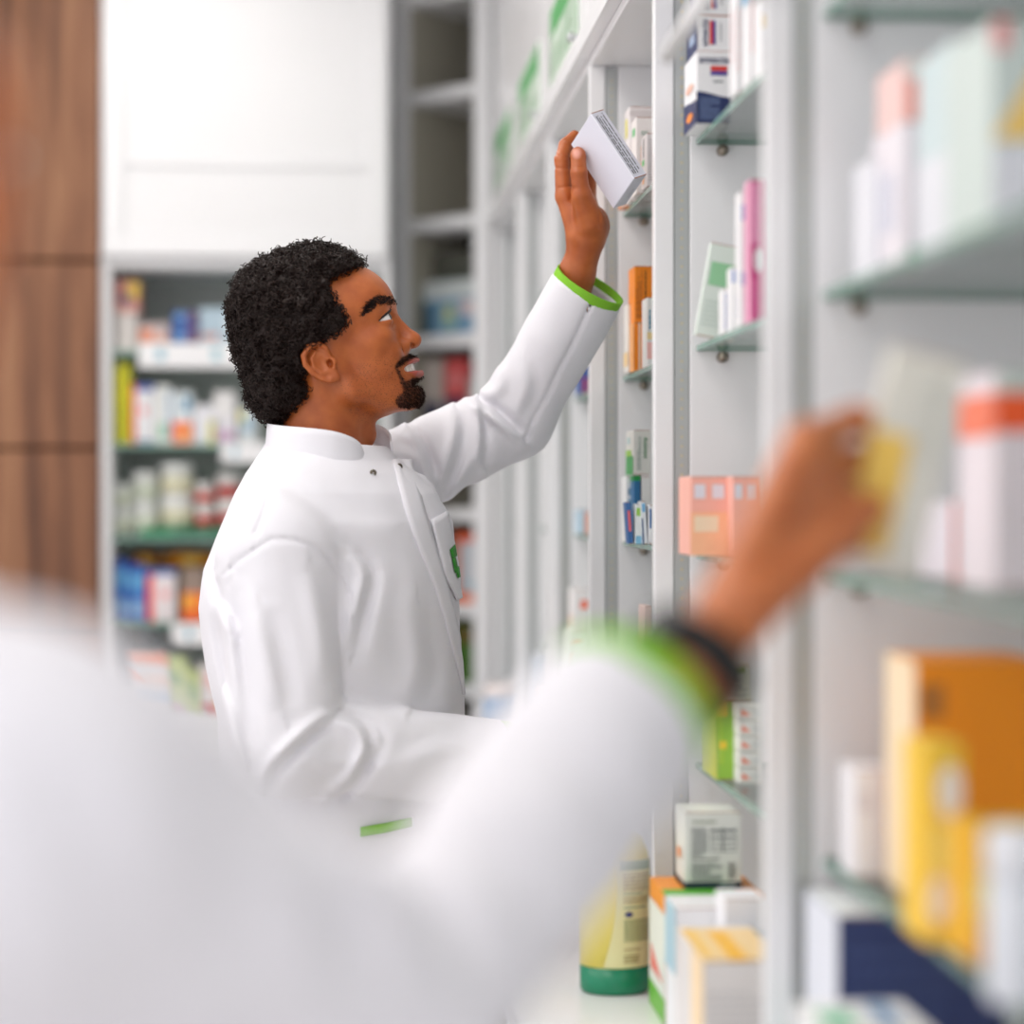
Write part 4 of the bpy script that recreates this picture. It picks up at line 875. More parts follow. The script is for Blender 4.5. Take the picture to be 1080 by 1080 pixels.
def head_field(q, neck_to, neck_r, lid=True, smile=1.0):
    """q: head coordinates in units U: x forward, y sideways, z up, origin between the ears."""
    p = q.copy(); p[:, 1] = np.abs(p[:, 1])
    d = ell(p, (10, 0, 43), (80, 60, 66))
    d = smin(d, ell(p, (53, 0, 46), (37, 46, 40)), 12)
    d = smin(d, ell(p, (46, 0, -8), (42, 46, 56)), 14)
    d = smin(d, ell(p, (57, 30, 6), (22, 19, 16)), 12)
    d = smin(d, cone(p, (8, 43, 2), (20, 39, -36), 12, 12), 12)
    d = smin(d, cone(p, (20, 39, -36), (66, 16, -58), 12, 11), 12)
    d = smin(d, ell(p, (42, 0, -50), (36, 30, 20)), 12)
    d = smin(d, ell(p, (76, 0, -58), (15, 19, 15)), 10)
    d = smin(d, ell(p, (70, 0, -32), (23, 26, 24)), 10)
    d = smin(d, ell(p, (68, 25, -11), (15.5, 14, 14)), 6)            # raised cheek of the smile
    d = smin(d, cone(p, (81, 6, 38), (68, 36, 37), 8.5, 8), 8)       # brow ridge
    d = sub(d, ell(p, (88, 25, 23), (14, 13, 9)), 7)                # eye socket
    # neck
    nb_ = np.array(neck_to, float)
    nk = cone(q, (-6, 0, -14), nb_, neck_r - 2, neck_r)
    nk = smin(nk, cone(p, (-8, 42, -14), (nb_[0] + 34, 12, nb_[2] + 14), 9, 10), 10)
    nk = smin(nk, ell(q, (nb_[0] * .45 + 34, 0, nb_[2] * .62), (16, 13, 16)), 10)
    d = smin(d, nk, 14)
    # nose
    n = cone(p, (84, 0, 28), (95, 0, 2), 5.5, 7.5)
    n = smin(n, ell(p, (97.5, 0, -3.5), (10, 10, 8.5)), 6)
    n = smin(n, ell(p, (87, 10.5, -7), (8.5, 6.5, 6.5)), 5)
    d = smin(d, n, 6)
    d = sub(d, ell(p, (95.5, 9.5, -8.6), (3.0, 4.5, 2.2)), 1.0)
    d = sub(d, cone(p, (79, 17.5, -3), (80, 17.5, -11), 1.4, 1.4), 3)
    # mouth: lips with an open smile
    gap = ell(p, (88, 0, -31.3), (19, 27, 5.0)); 
    gap = np.maximum(gap, 72.5 - p[:, 0])
    up = np.minimum(cone(p, (73, 25.5, -26), (89, 13.5, -25), 2.2, 3.6), cone(p, (89, 13.5, -25), (94.5, 0, -24.5), 3.6, 4.2))
    lo = np.minimum(cone(p, (73, 25.5, -27.5), (89, 14.5, -36.5), 2.2, 4.2), cone(p, (89, 14.5, -36.5), (94, 0, -38.8), 4.2, 4.8))
    d = smin(d, np.minimum(up, lo), 3.0)
    d = sub(d, gap, 1.6)
    d = sub(d, cone(p, (84, 14, -47.5), (87, 0, -48.5), 2.5, 3.5), 5)       # hollow above the chin
    d = sub(d, cone(p, (66.5, 33, -18), (64.5, 33, -31), 1.2, 1.2), 3)       # smile crease
    d = sub(d, cone(p, (82, 19, -11), (71, 29.5, -25), 1.6, 1.8), 4)
    # eyelids
    if lid:
        ls = np.sqrt(((p - np.array((74, 27, 25.))) ** 2).sum(1))
        d = smin(d, ls - 11.6, 3)
        op = np.maximum(np.maximum((23.2 - .06 * (p[:, 0] - 69)) - p[:, 2], p[:, 2] - (24.0 + .40 * (p[:, 0] - 69.5))) * .85, 69.3 - p[:, 0])
        op = np.maximum(op, ls - 16); op = np.maximum(op, 15 - p[:, 1])
        d = smax(d, -op, .8)
        d = smin(d, cone(p, (69, 35.5, 26), (83, 26, 32.5), 1.0, 1.2), 1.2)     # lid crease roll
    # ear
    e = ell(p, (-1, 58.5, -1), (14.5, 4.2, 21), np.array([[.94, 0, -.33], [0, 1, 0], [.33, 0, .94]]))
    e = smin(e, ell(p, (3, 55, -4), (9, 7, 12)), 4)
    hx = [(11, 57, 4), (10, 60.5, 13), (4, 63, 19), (-6, 65, 18.5), (-14, 66, 11), (-15, 65.5, 2), (-11, 64, -8), (-3, 62, -17), (4, 60.5, -21)]
    e = smin(e, chain(p, hx, [2.2, 2.5, 2.8, 3.0, 3.0, 2.8, 2.6, 2.6, 3.0], 1.0), 1.4)
    e = smin(e, chain(p, [(-1, 62.5, 12), (-7, 63.5, 6), (-7.5, 63.5, -3), (-1, 62, -11), (6, 60.5, -13)], [1.6, 2.2, 2.2, 2.2, 2.0], 1.0), 1.6)
    e = smin(e, ell(p, (9, 58.5, -18), (6.5, 3.8, 6.5)), 3)
    e = smin(e, ell(p, (13.5, 58, -3.5), (3.2, 4.4, 5)), 2)
    e = sub(e, ell(p, (3, 65.5, -1), (6.8, 5.6, 9)), 1.5)
    e = sub(e, ell(p, (9.2, 60, -4), (3.0, 7, 4.4)), 1.2)
    d = smin(d, e, 2.2)
    d = sub(d, ell(p, (9.0, 60.5, -4.5), (2.6, 6.5, 4)), 1.0)
    return d
def head_cols(q):
    p = q.copy(); p[:, 1] = np.abs(p[:, 1]); N = len(p)
    up = np.minimum(cone(p, (73, 25.5, -26), (89, 13.5, -25), 2.2, 3.6), cone(p, (89, 13.5, -25), (94.5, 0, -24.5), 3.6, 4.2))
    lo = np.minimum(cone(p, (73, 25.5, -27.5), (89, 14.5, -36.5), 2.2, 4.2), cone(p, (89, 14.5, -36.5), (94, 0, -38.8), 4.2, 4.8))
    lip = np.clip((1.0 - np.minimum(up - .2, lo)) / 1.2, 0, 1) * (p[:, 0] > 74)
    gp = ell(p, (88, 0, -32), (12, 19, 5)) < .5
    sj = ell(p, (50, 30, -42), (44, 26, 24)); st = np.clip(1.2 - np.maximum(sj, 0) / 14, 0, 1) * (p[:, 0] > 12) * (p[:, 2] < 6)
    be = beard_mask(p)
    return {'lip': lip * (1 - gp * 0), 'beard': np.clip(be, 0, 1) * .7, 'stubble': st, 'nail': np.zeros(N)}
def beard_mask(p):                                # goatee and moustache seen from the side, as a soft 0..1 mask
    s = p * np.array([1., 0, 1.])
    go = ell(s, (86, 0, -57.5), (15.5, 50, 15.5)); go = np.minimum(go, ell(s, (76, 0, -62), (15, 50, 9)))
    mo = chain(s, [(97, 0, -17.5), (90, 0, -19), (82, 0, -21.5), (74, 0, -26)], [3.4, 3.4, 3.0, 2.0], 1)
    si = chain(s, [(73, 0, -27), (73.5, 0, -38), (76, 0, -48)], [1.5, 1.4, 3.5], 1)
    tuft = ell(p, (95, 0, -46.5), (6, 6, 4.5))
    return np.clip(.5 - np.minimum(np.minimum(go, mo), np.minimum(si, tuft)) / 2.4, 0, 1) * (p[:, 0] > 58)
def head_frame(ctr, tilt, yaw, roll=0.0):
    # columns: forward, side, up in view-aligned axes (right, away, up); yaw > 0 turns the face away from the camera
    f = np.array([math.cos(tilt) * math.cos(yaw), math.cos(tilt) * math.sin(yaw), math.sin(tilt)])
    s = np.array([-math.sin(yaw), math.cos(yaw), 0.0]); u = np.cross(f, s)
    return np.array(ctr), np.stack([f, s, u], 1)
def spikes(P, N, n_len, rad, rng, lean, jit=.5, seg=2, curl=0.0):
    # short tapered hairs from points P along normals N (arrays); returns verts, quads
    V = []; Q = []
    for p, n in zip(P, N):
        d = n + lean + rng.normal(0, jit, 3); d /= np.linalg.norm(d)
        t = np.cross(d, rng.normal(0, 1, 3)); t /= np.linalg.norm(t); w = np.cross(d, t); L = n_len * rng.uniform(.6, 1.3); b = len(V)
        for i in range(seg + 1):
            c = p + d * L * i / seg + t * curl * math.sin(i * 1.3) * L; r = rad * (1 - .75 * i / seg)
            for k in range(3):
                a = 2.1 * k; V.append(c + (t * math.cos(a) + w * math.sin(a)) * r)
        for i in range(seg):
            for k in range(3): Q.append((b + i * 3 + k, b + i * 3 + (k + 1) % 3, b + i * 3 + 3 + (k + 1) % 3, b + i * 3 + 3 + k))
    return np.array(V), np.array(Q)
def curls(P, N, rng, R, L, rad, turns):
    V = []; Q = []; n = 11
    ph = np.linspace(0, 1, n)
    for p, nn in zip(P, N):
        d = nn + rng.normal(0, .45, 3); d /= np.linalg.norm(d)
        t = np.cross(d, rng.normal(0, 1, 3)); t /= np.linalg.norm(t); w = np.cross(d, t); b = len(V)
        r0 = R * rng.uniform(.6, 1.3); l0 = L * rng.uniform(.5, 1.3); tu = turns * rng.uniform(.7, 1.3); a0 = rng.uniform(0, 6.28)
        c = p + np.outer(ph, d) * l0 + np.outer(np.cos(a0 + ph * tu * 6.283), t) * r0 + np.outer(np.sin(a0 + ph * tu * 6.283), w) * r0
        tg = np.gradient(c, axis=0); tg /= np.linalg.norm(tg, axis=1, keepdims=True)
        s1 = np.cross(tg, d); s1 /= (np.linalg.norm(s1, axis=1, keepdims=True) + 1e-9); s2 = np.cross(tg, s1)
        for k in range(3):
            pass
        ring = np.stack([c + (s1 * math.cos(2.1 * k) + s2 * math.sin(2.1 * k)) * rad for k in range(3)], 1).reshape(-1, 3)
        V.extend(ring)
        for i in range(n - 1):
            for k in range(3): Q.append((b + i * 3 + k, b + i * 3 + (k + 1) % 3, b + i * 3 + 3 + (k + 1) % 3, b + i * 3 + 3 + k))
    return np.array(V), np.array(Q)
def field_normals(fn, P, e=.0008):
    g = np.stack([fn(P + np.eye(3)[i] * e) - fn(P - np.eye(3)[i] * e) for i in range(3)], 1)
    return g / (np.linalg.norm(g, axis=1, keepdims=True) + 1e-12)
def loft(P, rows, ang):                            # upright body: rows of (z, cx, cd, a, b), turned by ang
    r = np.array(sorted(rows)); z = P[:, 2]
    cx_, cd, a, b = (np.interp(z, r[:, 0], r[:, i]) for i in (1, 2, 3, 4))
    dx, dy = P[:, 0] - cx_, P[:, 1] - cd; ca, sa = math.cos(ang), math.sin(ang)
    u, v = dx * ca - dy * sa, dx * sa + dy * ca      # u along facing, v sideways
    k0 = np.sqrt((u / a) ** 2 + (v / b) ** 2); k1 = np.sqrt((u / a ** 2) ** 2 + (v / b ** 2) ** 2) + 1e-9
    d = np.where(k0 < 1e-3, -np.minimum(a, b), k0 * (k0 - 1) / k1)
    return np.maximum(d, np.maximum(r[0, 0] - z, z - r[-1, 0]))
def ring_band(c, ax, r0, w, th, n=80, e=None, ell2=1.0):
    # hollow cuff band around axis ax, starting at c; returns verts, quads
    ax = np.array(ax) / np.linalg.norm(ax); t = np.cross(ax, [0, 0, 1.0] if e is None else e); t /= np.linalg.norm(t); u = np.cross(ax, t); V = []
    for k in range(n):
        a = 2 * math.pi * k / n; dr = t * math.cos(a) + u * math.sin(a) * ell2
        for rr, hh in ((r0, 0), (r0 + th, 0), (r0 + th * 1.2, w), (r0 - th * .2, w)): V.append(c + dr * rr + ax * hh)
    Q = [(k * 4 + j, ((k + 1) % n) * 4 + j, ((k + 1) % n) * 4 + (j + 1) % 4, k * 4 + (j + 1) % 4) for k in range(n) for j in range(4)]
    return np.array(V), np.array(Q)
def merge(parts):
    V = []; Q = []; n = 0
    for v, q in parts: V.append(v); Q.append(q + n); n += len(v)
    return np.concatenate(V), np.concatenate(Q)
def band(name, V, Q, m, parent):
    o = sculpt(name, V, Q, m, parent); o.data.polygons.foreach_set('use_smooth', np.zeros(len(o.data.polygons), bool)); return o
def plain_cols(n): return {k: np.zeros(n) for k in ('lip', 'beard', 'stubble', 'nail')}
def cat_cols(a, b): return {k: np.concatenate([a[k], b[k]]) for k in a}

# ------------------------------------------------------------------ the man at the shelf
HAIRM = mat('black_hair', (32, 17, 12), rough=.5, spec=.3)
BEARDM = mat('beard_hair', (44, 23, 14), rough=.6, spec=.2)
SKIN1 = skin_mat('skin_brown', (188, 102, 48), (166, 83, 35), .9)
TROU = mat('dark_trousers', (44, 46, 54), rough=.9); SHOE = mat('dark_shoes', (34, 32, 32), rough=.5)
MB0 = Vector((*at(352, 700, 2.70)[:2], 0))
man = thing('person', MB0, 'person in a white coat smiling and reaching up to the shelf with a small carton', 'person')
HC, HR = head_frame(C(341, 386, 2.70), math.radians(18), math.radians(2))
NB = ((C(343, 522, 2.70) - HC) @ HR) / U
def head_local(P): return ((P - HC) @ HR) / U
def man_head(P): return head_field(head_local(P), NB, 46.5) * U
V1, Q1 = nets(man_head, HC + np.array([-.16, -.115, -.165]), HC + np.array([.165, .115, .165]), .0019)
cols = head_cols(head_local(V1))
# left hand with the raised carton
PXS = 2.82 / F
BO = C(602, 152.5, 2.835)
def pxv(v): return np.array([v[0] * PXS, v[2] * PXS, -v[1] * PXS])
bL, bS, bT = pxv((44, 71, -20.4)), pxv((19.4, -25, -45.2)), pxv((14, -6, 9.3))
def hand_left(P):
    th = chain(P, [C(623, 234, 2.828), C(613, 206, 2.812), C(610.5, 182, 2.808), C(610, 166, 2.812)], [.0185, .0125, .0106, .0100], .004)
    th = smin(th, ell(P, C(609.5, 163, 2.812), (.0095, .0080, .0105)), .004)
    ix = chain(P, [C(595, 207, 2.85), C(592.5, 168, 2.853), C(596.5, 153, 2.862), C(606, 143.5, 2.868)], [.0118, .0098, .0090, .0078], .003)
    md = chain(P, [C(603, 206, 2.868), C(599, 166, 2.878), C(608, 151, 2.884), C(621, 147, 2.882)], [.0118, .0098, .0090, .0078], .003)
    rg = chain(P, [C(612, 208, 2.884), C(611, 171, 2.902), C(621, 158, 2.904), C(633, 157, 2.895)], [.0112, .0094, .0086, .0074], .003)
    pk = chain(P, [C(621, 213, 2.895), C(623, 184, 2.915), C(632, 174, 2.915), C(642, 174, 2.905)], [.0102, .0084, .0078, .0068], .003)
    f = np.minimum(np.minimum(ix, md), np.minimum(rg, pk))
    wr = C(618, 257, 2.850)
    pm = cone(P, C(611, 246, 2.846), C(597, 208, 2.852), .017, .0135)
    pm = smin(pm, cone(P, C(617, 248, 2.856), C(605, 208, 2.868), .018, .0130), .010)
    pm = smin(pm, cone(P, C(624, 246, 2.864), C(613, 210, 2.884), .017, .0125), .010)
    pm = smin(pm, cone(P, C(628, 240, 2.870), C(621, 215, 2.893), .0165, .0115), .010)
    pm = smin(pm, ell(P, C(627, 236, 2.858), (.0190, .020, .024)), .012)       # heel of the hand
    pm = smin(pm, cone(P, C(626, 240, 2.838), C(613, 208, 2.818), .0185, .0135), .010)   # ball of the thumb
    ar = chain(P, [wr, C(608, 290, 2.862), C(597, 330, 2.875)], [.0225, .0235, .028], .01)
    pm = smin(pm, ar, .016)
    d = smin(pm, f, .005); d = smin(d, th, .008)
    hx_, hy_ = proj(P)                                                        # creases across the finger and thumb joints
    def crease(x0, y0, x1, y1, amp, w, dlo, dhi):
        ab = np.array([x1 - x0, y1 - y0]); t = np.clip(((hx_ - x0) * ab[0] + (hy_ - y0) * ab[1]) / (ab @ ab), 0, 1)
        return amp * np.exp(-(((hx_ - x0 - t * ab[0]) ** 2 + (hy_ - y0 - t * ab[1]) ** 2) / w ** 2)) * ((P[:, 1] > dlo) & (P[:, 1] < dhi))
    d = d + crease(585, 163, 601, 167, .0013, 1.2, 2.80, 2.86) + crease(584, 177, 600, 178, .0012, 1.2, 2.80, 2.86) + crease(590, 198, 602, 196, .0012, 1.3, 2.80, 2.86) + crease(594, 149, 602, 154, .0008, 1.2, 2.8, 2.875)
    d = d + crease(606, 176, 615, 176.5, .0010, .9, 2.78, 2.812) + crease(606, 178.6, 615, 178.6, .0009, .9, 2.78, 2.812) + crease(601, 211, 606, 198, .0022, 1.8, 2.79, 2.84) + crease(630, 214, 633, 240, .0012, 1.6, 2.78, 2.86)
    # keep the fingers off the carton
    loc = P - BO; a, b, c = (loc @ bL) / (bL @ bL), (loc @ bS) / (bS @ bS), (loc @ bT) / (bT @ bT)
    bx = np.maximum(np.maximum(np.maximum(-a, a - 1) * np.linalg.norm(bL), np.maximum(-b, b - 1) * np.linalg.norm(bS)), np.maximum(-c, c - 1) * np.linalg.norm(bT))
    return np.maximum(d, -(bx - .0004))
lo_, hi_ = C(575, 340, 2.86), C(660, 130, 2.86)
V2, Q2 = nets(hand_left, (lo_[0] - .01, 2.77, lo_[2]), (hi_[0] + .01, 2.94, hi_[2]), .0013)
V2 = smooth_mesh(V2, Q2, 1, .4)
c2 = plain_cols(len(V2)); px_, py_ = proj(V2)
c2['nail'] = np.clip(1.6 - np.hypot((px_ - 608.3) / 5.0, (py_ - 161.5) / 5.6) * 1.25, 0, 1) * (V2[:, 1] < 2.807)
# right hand, half hidden
def hand_right(P):
    wr = C(528, 803, 2.605); kn = C(596, 800, 2.65)
    d = cone(P, wr, kn, .027, .030); d = smin(d, cone(P, C(470, 800, 2.58), wr, .034, .027), .01)
    for i, (dy, dz) in enumerate(((-.028, 10), (-.010, 3), (.010, 0), (.028, 4))):
        a = kn + np.array([.0, dy, .002 - i * .004]); d = smin(d, chain(P, [a, a + np.array([.032, 0, -.010]), a + np.array([.044, .002, -.034]), a + np.array([.03, .004, -.046])], [.0105, .0095, .0088, .0076], .003), .004)
    d = smin(d, chain(P, [C(545, 790, 2.60), C(580, 770, 2.605), C(604, 770, 2.625)], [.014, .0105, .0088], .004), .006)
    return d
V3, Q3 = nets(hand_right, C(455, 870, 2.52), C(655, 735, 2.52) + np.array([.02, .24, 0]), .0026)
# body inside the clothes
R25 = math.radians(25)
def Z(py, d=2.70): return CAMZ - (py - HOR) * d / F
def Xp(px, d=2.70): return (px - 540) * d / F
TR = [(470, 345, .075, .08), (486, 347, .088, .105), (500, 352, .103, .13), (520, 357, .118, .155), (550, 360, .132, .178), (600, 352, .150, .185), (640, 350, .156, .185), (700, 355, .152, .18), (750, 362, .148, .178), (850, 364, .148, .178), (950, 364, .155, .19), (1170, 362, .165, .205)]
TROWS = [(Z(py), Xp(px), 2.70, a, b) for py, px, a, b in TR]
RS, RE, RW = C(298, 592, 2.555), C(303, 783, 2.51), C(523, 803, 2.60)
LS, LE, LW = C(408, 508, 2.86), C(541, 442, 2.925), C(618.5, 307, 2.858)
def man_body(P):
    d = loft(P, [(z, x, y, a - .028, b - .03) for z, x, y, a, b in TROWS if z < Z(495)], R25)
    for s, e, w in ((RS, RE, RW), (LS, LE, LW)):
        d = smin(d, cone(P, s, e, .045, .038), .02); d = smin(d, cone(P, e, w + (e - w) * .3, .038, .024), .01)
    return d
V4, Q4 = nets(man_body, (-.50, 2.42, .62), (.14, 3.05, 1.74), .011)
Vb, Qb = merge([(V1, Q1), (V2, Q2), (V3, Q3), (V4, Q4)])
cb_ = cat_cols(cat_cols(cat_cols(cols, c2), plain_cols(len(V3))), plain_cols(len(V4)))
body = sculpt('body', Vb, Qb, SKIN1, man, cb_)
# eyes, teeth
EYEW = mat('eye_white', (240, 234, 230), rough=.15); IRIS = mat('iris_brown', (38, 20, 12), rough=.1); TEETH = mat('teeth', (244, 240, 232), rough=.25)
def eyes(HC, HR, parent):
    for s in (1, -1):
        mb = MB(); ctr = np.array((74, 27 * s, 25.)); n = 20; V = []
        ax = np.array([math.cos(.18), -s * .05, math.sin(.12)]); ax /= np.linalg.norm(ax); t = np.cross(ax, [0, 1, 0]); t /= np.linalg.norm(t); w = np.cross(ax, t)
        rows = np.linspace(0, math.pi, 15)
        for a in rows[1:-1]:
            for k in range(n):
                V.append(HC + HR @ ((ctr + 10.3 * (ax * math.cos(a) + math.sin(a) * (t * math.cos(2 * math.pi * k / n) + w * math.sin(2 * math.pi * k / n)))) * U))
        b = [HC + HR @ ((ctr + 10.3 * ax) * U), HC + HR @ ((ctr - 10.3 * ax) * U)]
        V = np.array(V + b); m = len(rows) - 2; f = []; mi = []
        for i in range(m - 1):
            for k in range(n): f.append((i * n + k, i * n + (k + 1) % n, (i + 1) * n + (k + 1) % n, (i + 1) * n + k)); mi.append(1 if i < 2 else 0)
        for k in range(n): f.append((len(V) - 2, (k + 1) % n, k)); mi.append(1); f.append((len(V) - 1, (m - 1) * n + k, (m - 1) * n + (k + 1) % n)); mi.append(0)
        W = view_to_world(V) - np.array(parent.location)
        mesh_obj('eye', [tuple(v) for v in W], f, [EYEW, IRIS], parent, True, mi)
        # upper lashes
        L0 = [(67.5, 38, 22.8), (70, 38.3, 24.4), (75, 38.4, 26.6), (80, 36.2, 28.8), (84, 31.0, 30.6), (86.5, 28, 32.5)]
        pts = [HC + HR @ (np.array((x, y * s, z)) * U) for x, y, z in L0]
        mb = MB(); mb.tube([tuple(view_to_world(p) - np.array(parent.location)) for p in pts], [.0005, .0011, .0014, .0016, .0016, .0006], 6); mb.build('eyelashes', HAIRM, parent, True)
def teeth(HC, HR, parent):
    for j, (zc, rx, h) in enumerate(((-29.6, 0, 4.6),)):
        for i in range(-6, 7):
            a = math.radians(i * 12.5); V = []
            for r in (19.0, 16.0):
                for (da, dz) in ((-5.9, -h), (5.9, -h), (5.9, h), (-5.9, h)):
                    aa = a + math.radians(da * (.86 if dz < 0 else 1)); V.append(HC + HR @ (np.array((69.5 + r * 1.13 * math.cos(aa), r * 1.22 * math.sin(aa), zc + dz)) * U))
            mesh_obj('tooth', [tuple(v) for v in (view_to_world(np.array(V)) - np.array(parent.location))], [(0, 1, 2, 3), (7, 6, 5, 4), (0, 4, 5, 1), (1, 5, 6, 2), (2, 6, 7, 3), (3, 7, 4, 0)], TEETH, parent)
eyes(HC, HR, man); teeth(HC, HR, man)
# hair
def hair_core(q):
    p = q.copy(); ay = np.abs(p[:, 1])
    e = (np.abs((p[:, 0] + 1) / 80) ** 2.35 + np.abs(ay / 68) ** 2.2 + np.abs((p[:, 2] - 48) / 78) ** 2.35) ** (1 / 2.3)
    d = (e - 1) * 70
    d = smin(d, ell(p, (-46, 0, -6), (38, 55, 42)), 12)
    d = np.maximum(d, ell(p, (0, 0, 44), (1e3, 1e3, 1e3)))
    # hairline: keep behind the line from forehead over temple to sideburn, above/behind the ear
    fl = np.interp(p[:, 2], [-60, -46, -26, -2, 8, 20, 24, 32, 41, 60, 74, 81, 84, 88, 96, 140], [-42, -38, -25, -20, -19, -16, 26, 35, 37, 34, 29, 32, 46, 72, 80, 74])
    side = p[:, 0] - fl
    d = smax(d, side, 3)
    d = smax(d, -p[:, 2] - 50, 4)
    return d
def man_hair(P): 
    q = head_local(P); return (hair_core(q) + 4.2 * vnoise(q, .13, 3) + 1.6 * vnoise(q, .36, 5)) * U
V5, Q5 = nets(man_hair, HC + np.array([-.145, -.105, -.10]), HC + np.array([.12, .105, .19]), .0024)
NV5 = field_normals(man_hair, V5)
idx = RNG.choice(len(V5), 8000, replace=False); keep = man_head(V5[idx]) > -.002; idx = idx[keep]
V6, Q6 = curls(V5[idx] - NV5[idx] * .002, NV5[idx], RNG, 0.0031, .0100, .00062, 1.7)
Vh, Qh = merge([(V5, Q5), (V6, Q6)]); hr = sculpt('hair', Vh, Qh, HAIRM, man); hr['kind'] = 'stuff'; hr['label'] = 'short black curly hair'
# beard and eyebrows
hl1 = head_local(V1); pm_ = hl1.copy(); pm_[:, 1] = np.abs(pm_[:, 1])
bm = beard_mask(pm_); ci_ = np.where(bm > .55)[0]; 
if len(ci_) > 0:
    ci_ = RNG.choice(ci_, 4200); Pb = V1[ci_] + RNG.normal(0, .0006, (len(ci_), 3)); Nb = field_normals(man_head, Pb)
    Vx, Qx = spikes(Pb - Nb * .0005, Nb, .0040, .00036, RNG, HR @ np.array([.1, 0, -.8]), .5, 3, .16)
    bd_ = sculpt('beard', Vx, Qx, BEARDM, man); bd_['kind'] = 'stuff'; bd_['label'] = 'dark goatee and moustache'
for s in (1, -1):
    br = chain(hl1 * np.array([1., 0, 1.]), [(90, 0, 41.5), (80, 0, 44), (70.5, 0, 42), (58.5, 0, 35)], [4.2, 4.4, 3.6, 1.6], 1)
    ci_ = np.where((br < .3) & (hl1[:, 1] * s > 8))[0]
    if len(ci_) == 0: continue
    ci_ = RNG.choice(ci_, 1200); Pb = V1[ci_] + RNG.normal(0, .0008, (len(ci_), 3)); Nb = field_normals(man_head, Pb)
    Vx, Qx = spikes(Pb - Nb * .0004, Nb * .55, .0062, .00055, RNG, HR @ np.array([-.95, 0, .15]), .22, 2)
    eb = sculpt('eyebrow', Vx, Qx, HAIRM, man); eb['kind'] = 'stuff'

# coat
FO = [  # picture-space fold lines: points, height, width, kind, depth range
    ([(226, 606), (230, 632), (248, 668)], .009, 10, 'step', 2.3, 2.75), ([(244, 612), (248, 676), (262, 800)], .011, 12, 'step', 2.3, 2.72), ([(222, 640), (236, 720), (258, 790)], .008, 9, 'step', 2.3, 2.8),
    ([(275, 640), (292, 707), (300, 750)], .010, 15, 'step', 2.3, 2.62), ([(330, 600), (345, 660), (350, 720)], .008, 14, 'step', 2.3, 2.62),
    ([(349, 755), (322, 776), (288, 810), (281, 832)], .014, 8, 'step', 2.3, 2.62), ([(353, 753), (380, 767), (388, 790), (372, 822), (350, 840)], .013, 8, 'step', 2.3, 2.62),
    ([(376, 757), (396, 769), (399, 788), (377, 814)], .005, 7, 'step', 2.3, 2.64), ([(411, 802), (464, 782), (510, 776)], .004, 14, 'step', 2.3, 2.7), ([(330, 800), (350, 806), (372, 800)], .004, 9, 'ridge', 2.3, 2.6),
    ([(369, 580), (388, 606), (378, 650), (371, 688)], .013, 9, 'step', 2.3, 2.72), ([(400, 600), (398, 650), (388, 700)], .005, 14, 'ridge', 2.3, 2.72), ([(442, 640), (449, 702), (436, 742)], .008, 15, 'step', 2.3, 2.75),
    ([(420, 560), (436, 610), (430, 660)], .003, 14, 'ridge', 2.3, 2.75), ([(287, 513), (335, 545), (367, 578)], .005, 14, 'step', 2.3, 2.72), ([(330, 520), (375, 548), (420, 556)], .003, 14, 'step', 2.3, 2.72),
    ([(268, 580), (286, 569), (308, 569), (330, 576), (346, 588), (360, 606), (369, 628), (374, 655)], .0036, 2.2, 'groove', 2.3, 2.70), ([(268, 580), (250, 592), (236, 606)], .0036, 2.2, 'groove', 2.3, 2.75),
    ([(291, 487), (287, 511), (280, 536), (270, 562)], .0042, 2.2, 'groove', 2.3, 2.72),
    ([(432, 452), (446, 473), (456, 500), (462, 520)], .012, 7, 'step', 2.72, 3.1), ([(481, 434), (484, 456), (475, 491), (461, 522)], .012, 8, 'step', 2.75, 3.1), ([(504, 422), (509, 454), (508, 482), (511, 494)], .011, 6, 'step', 2.75, 3.1),
    ([(508, 480), (493, 502), (474, 532)], .006, 7, 'step', 2.75, 3.1), ([(498, 421), (522, 436), (550, 462)], .018, 7, 'step', 2.75, 3.1), ([(524, 384), (526, 408), (506, 422)], .007, 8, 'ridge', 2.75, 3.1), ([(556, 380), (560, 410), (548, 440)], .005, 9, 'step', 2.75, 3.1),
    ([(622, 322), (604, 362), (590, 388), (577, 416), (563, 441), (554, 462)], .0040, 2.2, 'groove', 2.75, 3.1), ([(560, 345), (585, 370), (590, 395)], .003, 12, 'ridge', 2.75, 3.1), ([(416, 470), (440, 480), (455, 505)], .005, 8, 'step', 2.72, 3.0)]
def man_coat_base(P):
    d = loft(P, TROWS, R25)
    # near arm
    ra = cone(P, RS, RE, .074, .064)
    ra = smin(ra, ell(P, C(292, 598, 2.575), (.068, .062, .060)), .03)
    fa = cone(P, RE, RW + (RW - RE) * .2, .060, .050)
    axr = (RW - RE) / np.linalg.norm(RW - RE); fa = np.maximum(fa, (P - RW) @ axr)
    r_ = smin(ra, fa, .010)
    d = smin(d, r_, .007)
    d = smin(d, cone(P, C(345, 492, 2.70), RS + np.array([0, .01, .03]), .05, .05), .05)
    la = cone(P, LS, LE, .062, .052); axl = (LW - LE) / np.linalg.norm(LW - LE)
    lf = np.maximum(cone(P, LE, LW + (LW - LE) * .2, .052, .0500), (P - LW) @ axl)
    l_ = smin(la, lf, .02); d = smin(d, l_, .030)
    d = smin(d, cone(P, C(362, 506, 2.72), LS, .04, .052), .025)
    # sleeves are open at the wrist
    d = np.maximum(d, -cone(P, LW - axl * .07, LW + axl * .05, .040, .0475)); d = np.maximum(d, -cone(P, RW - axr * .07, RW + axr * .05, .040, .0475))
    return d
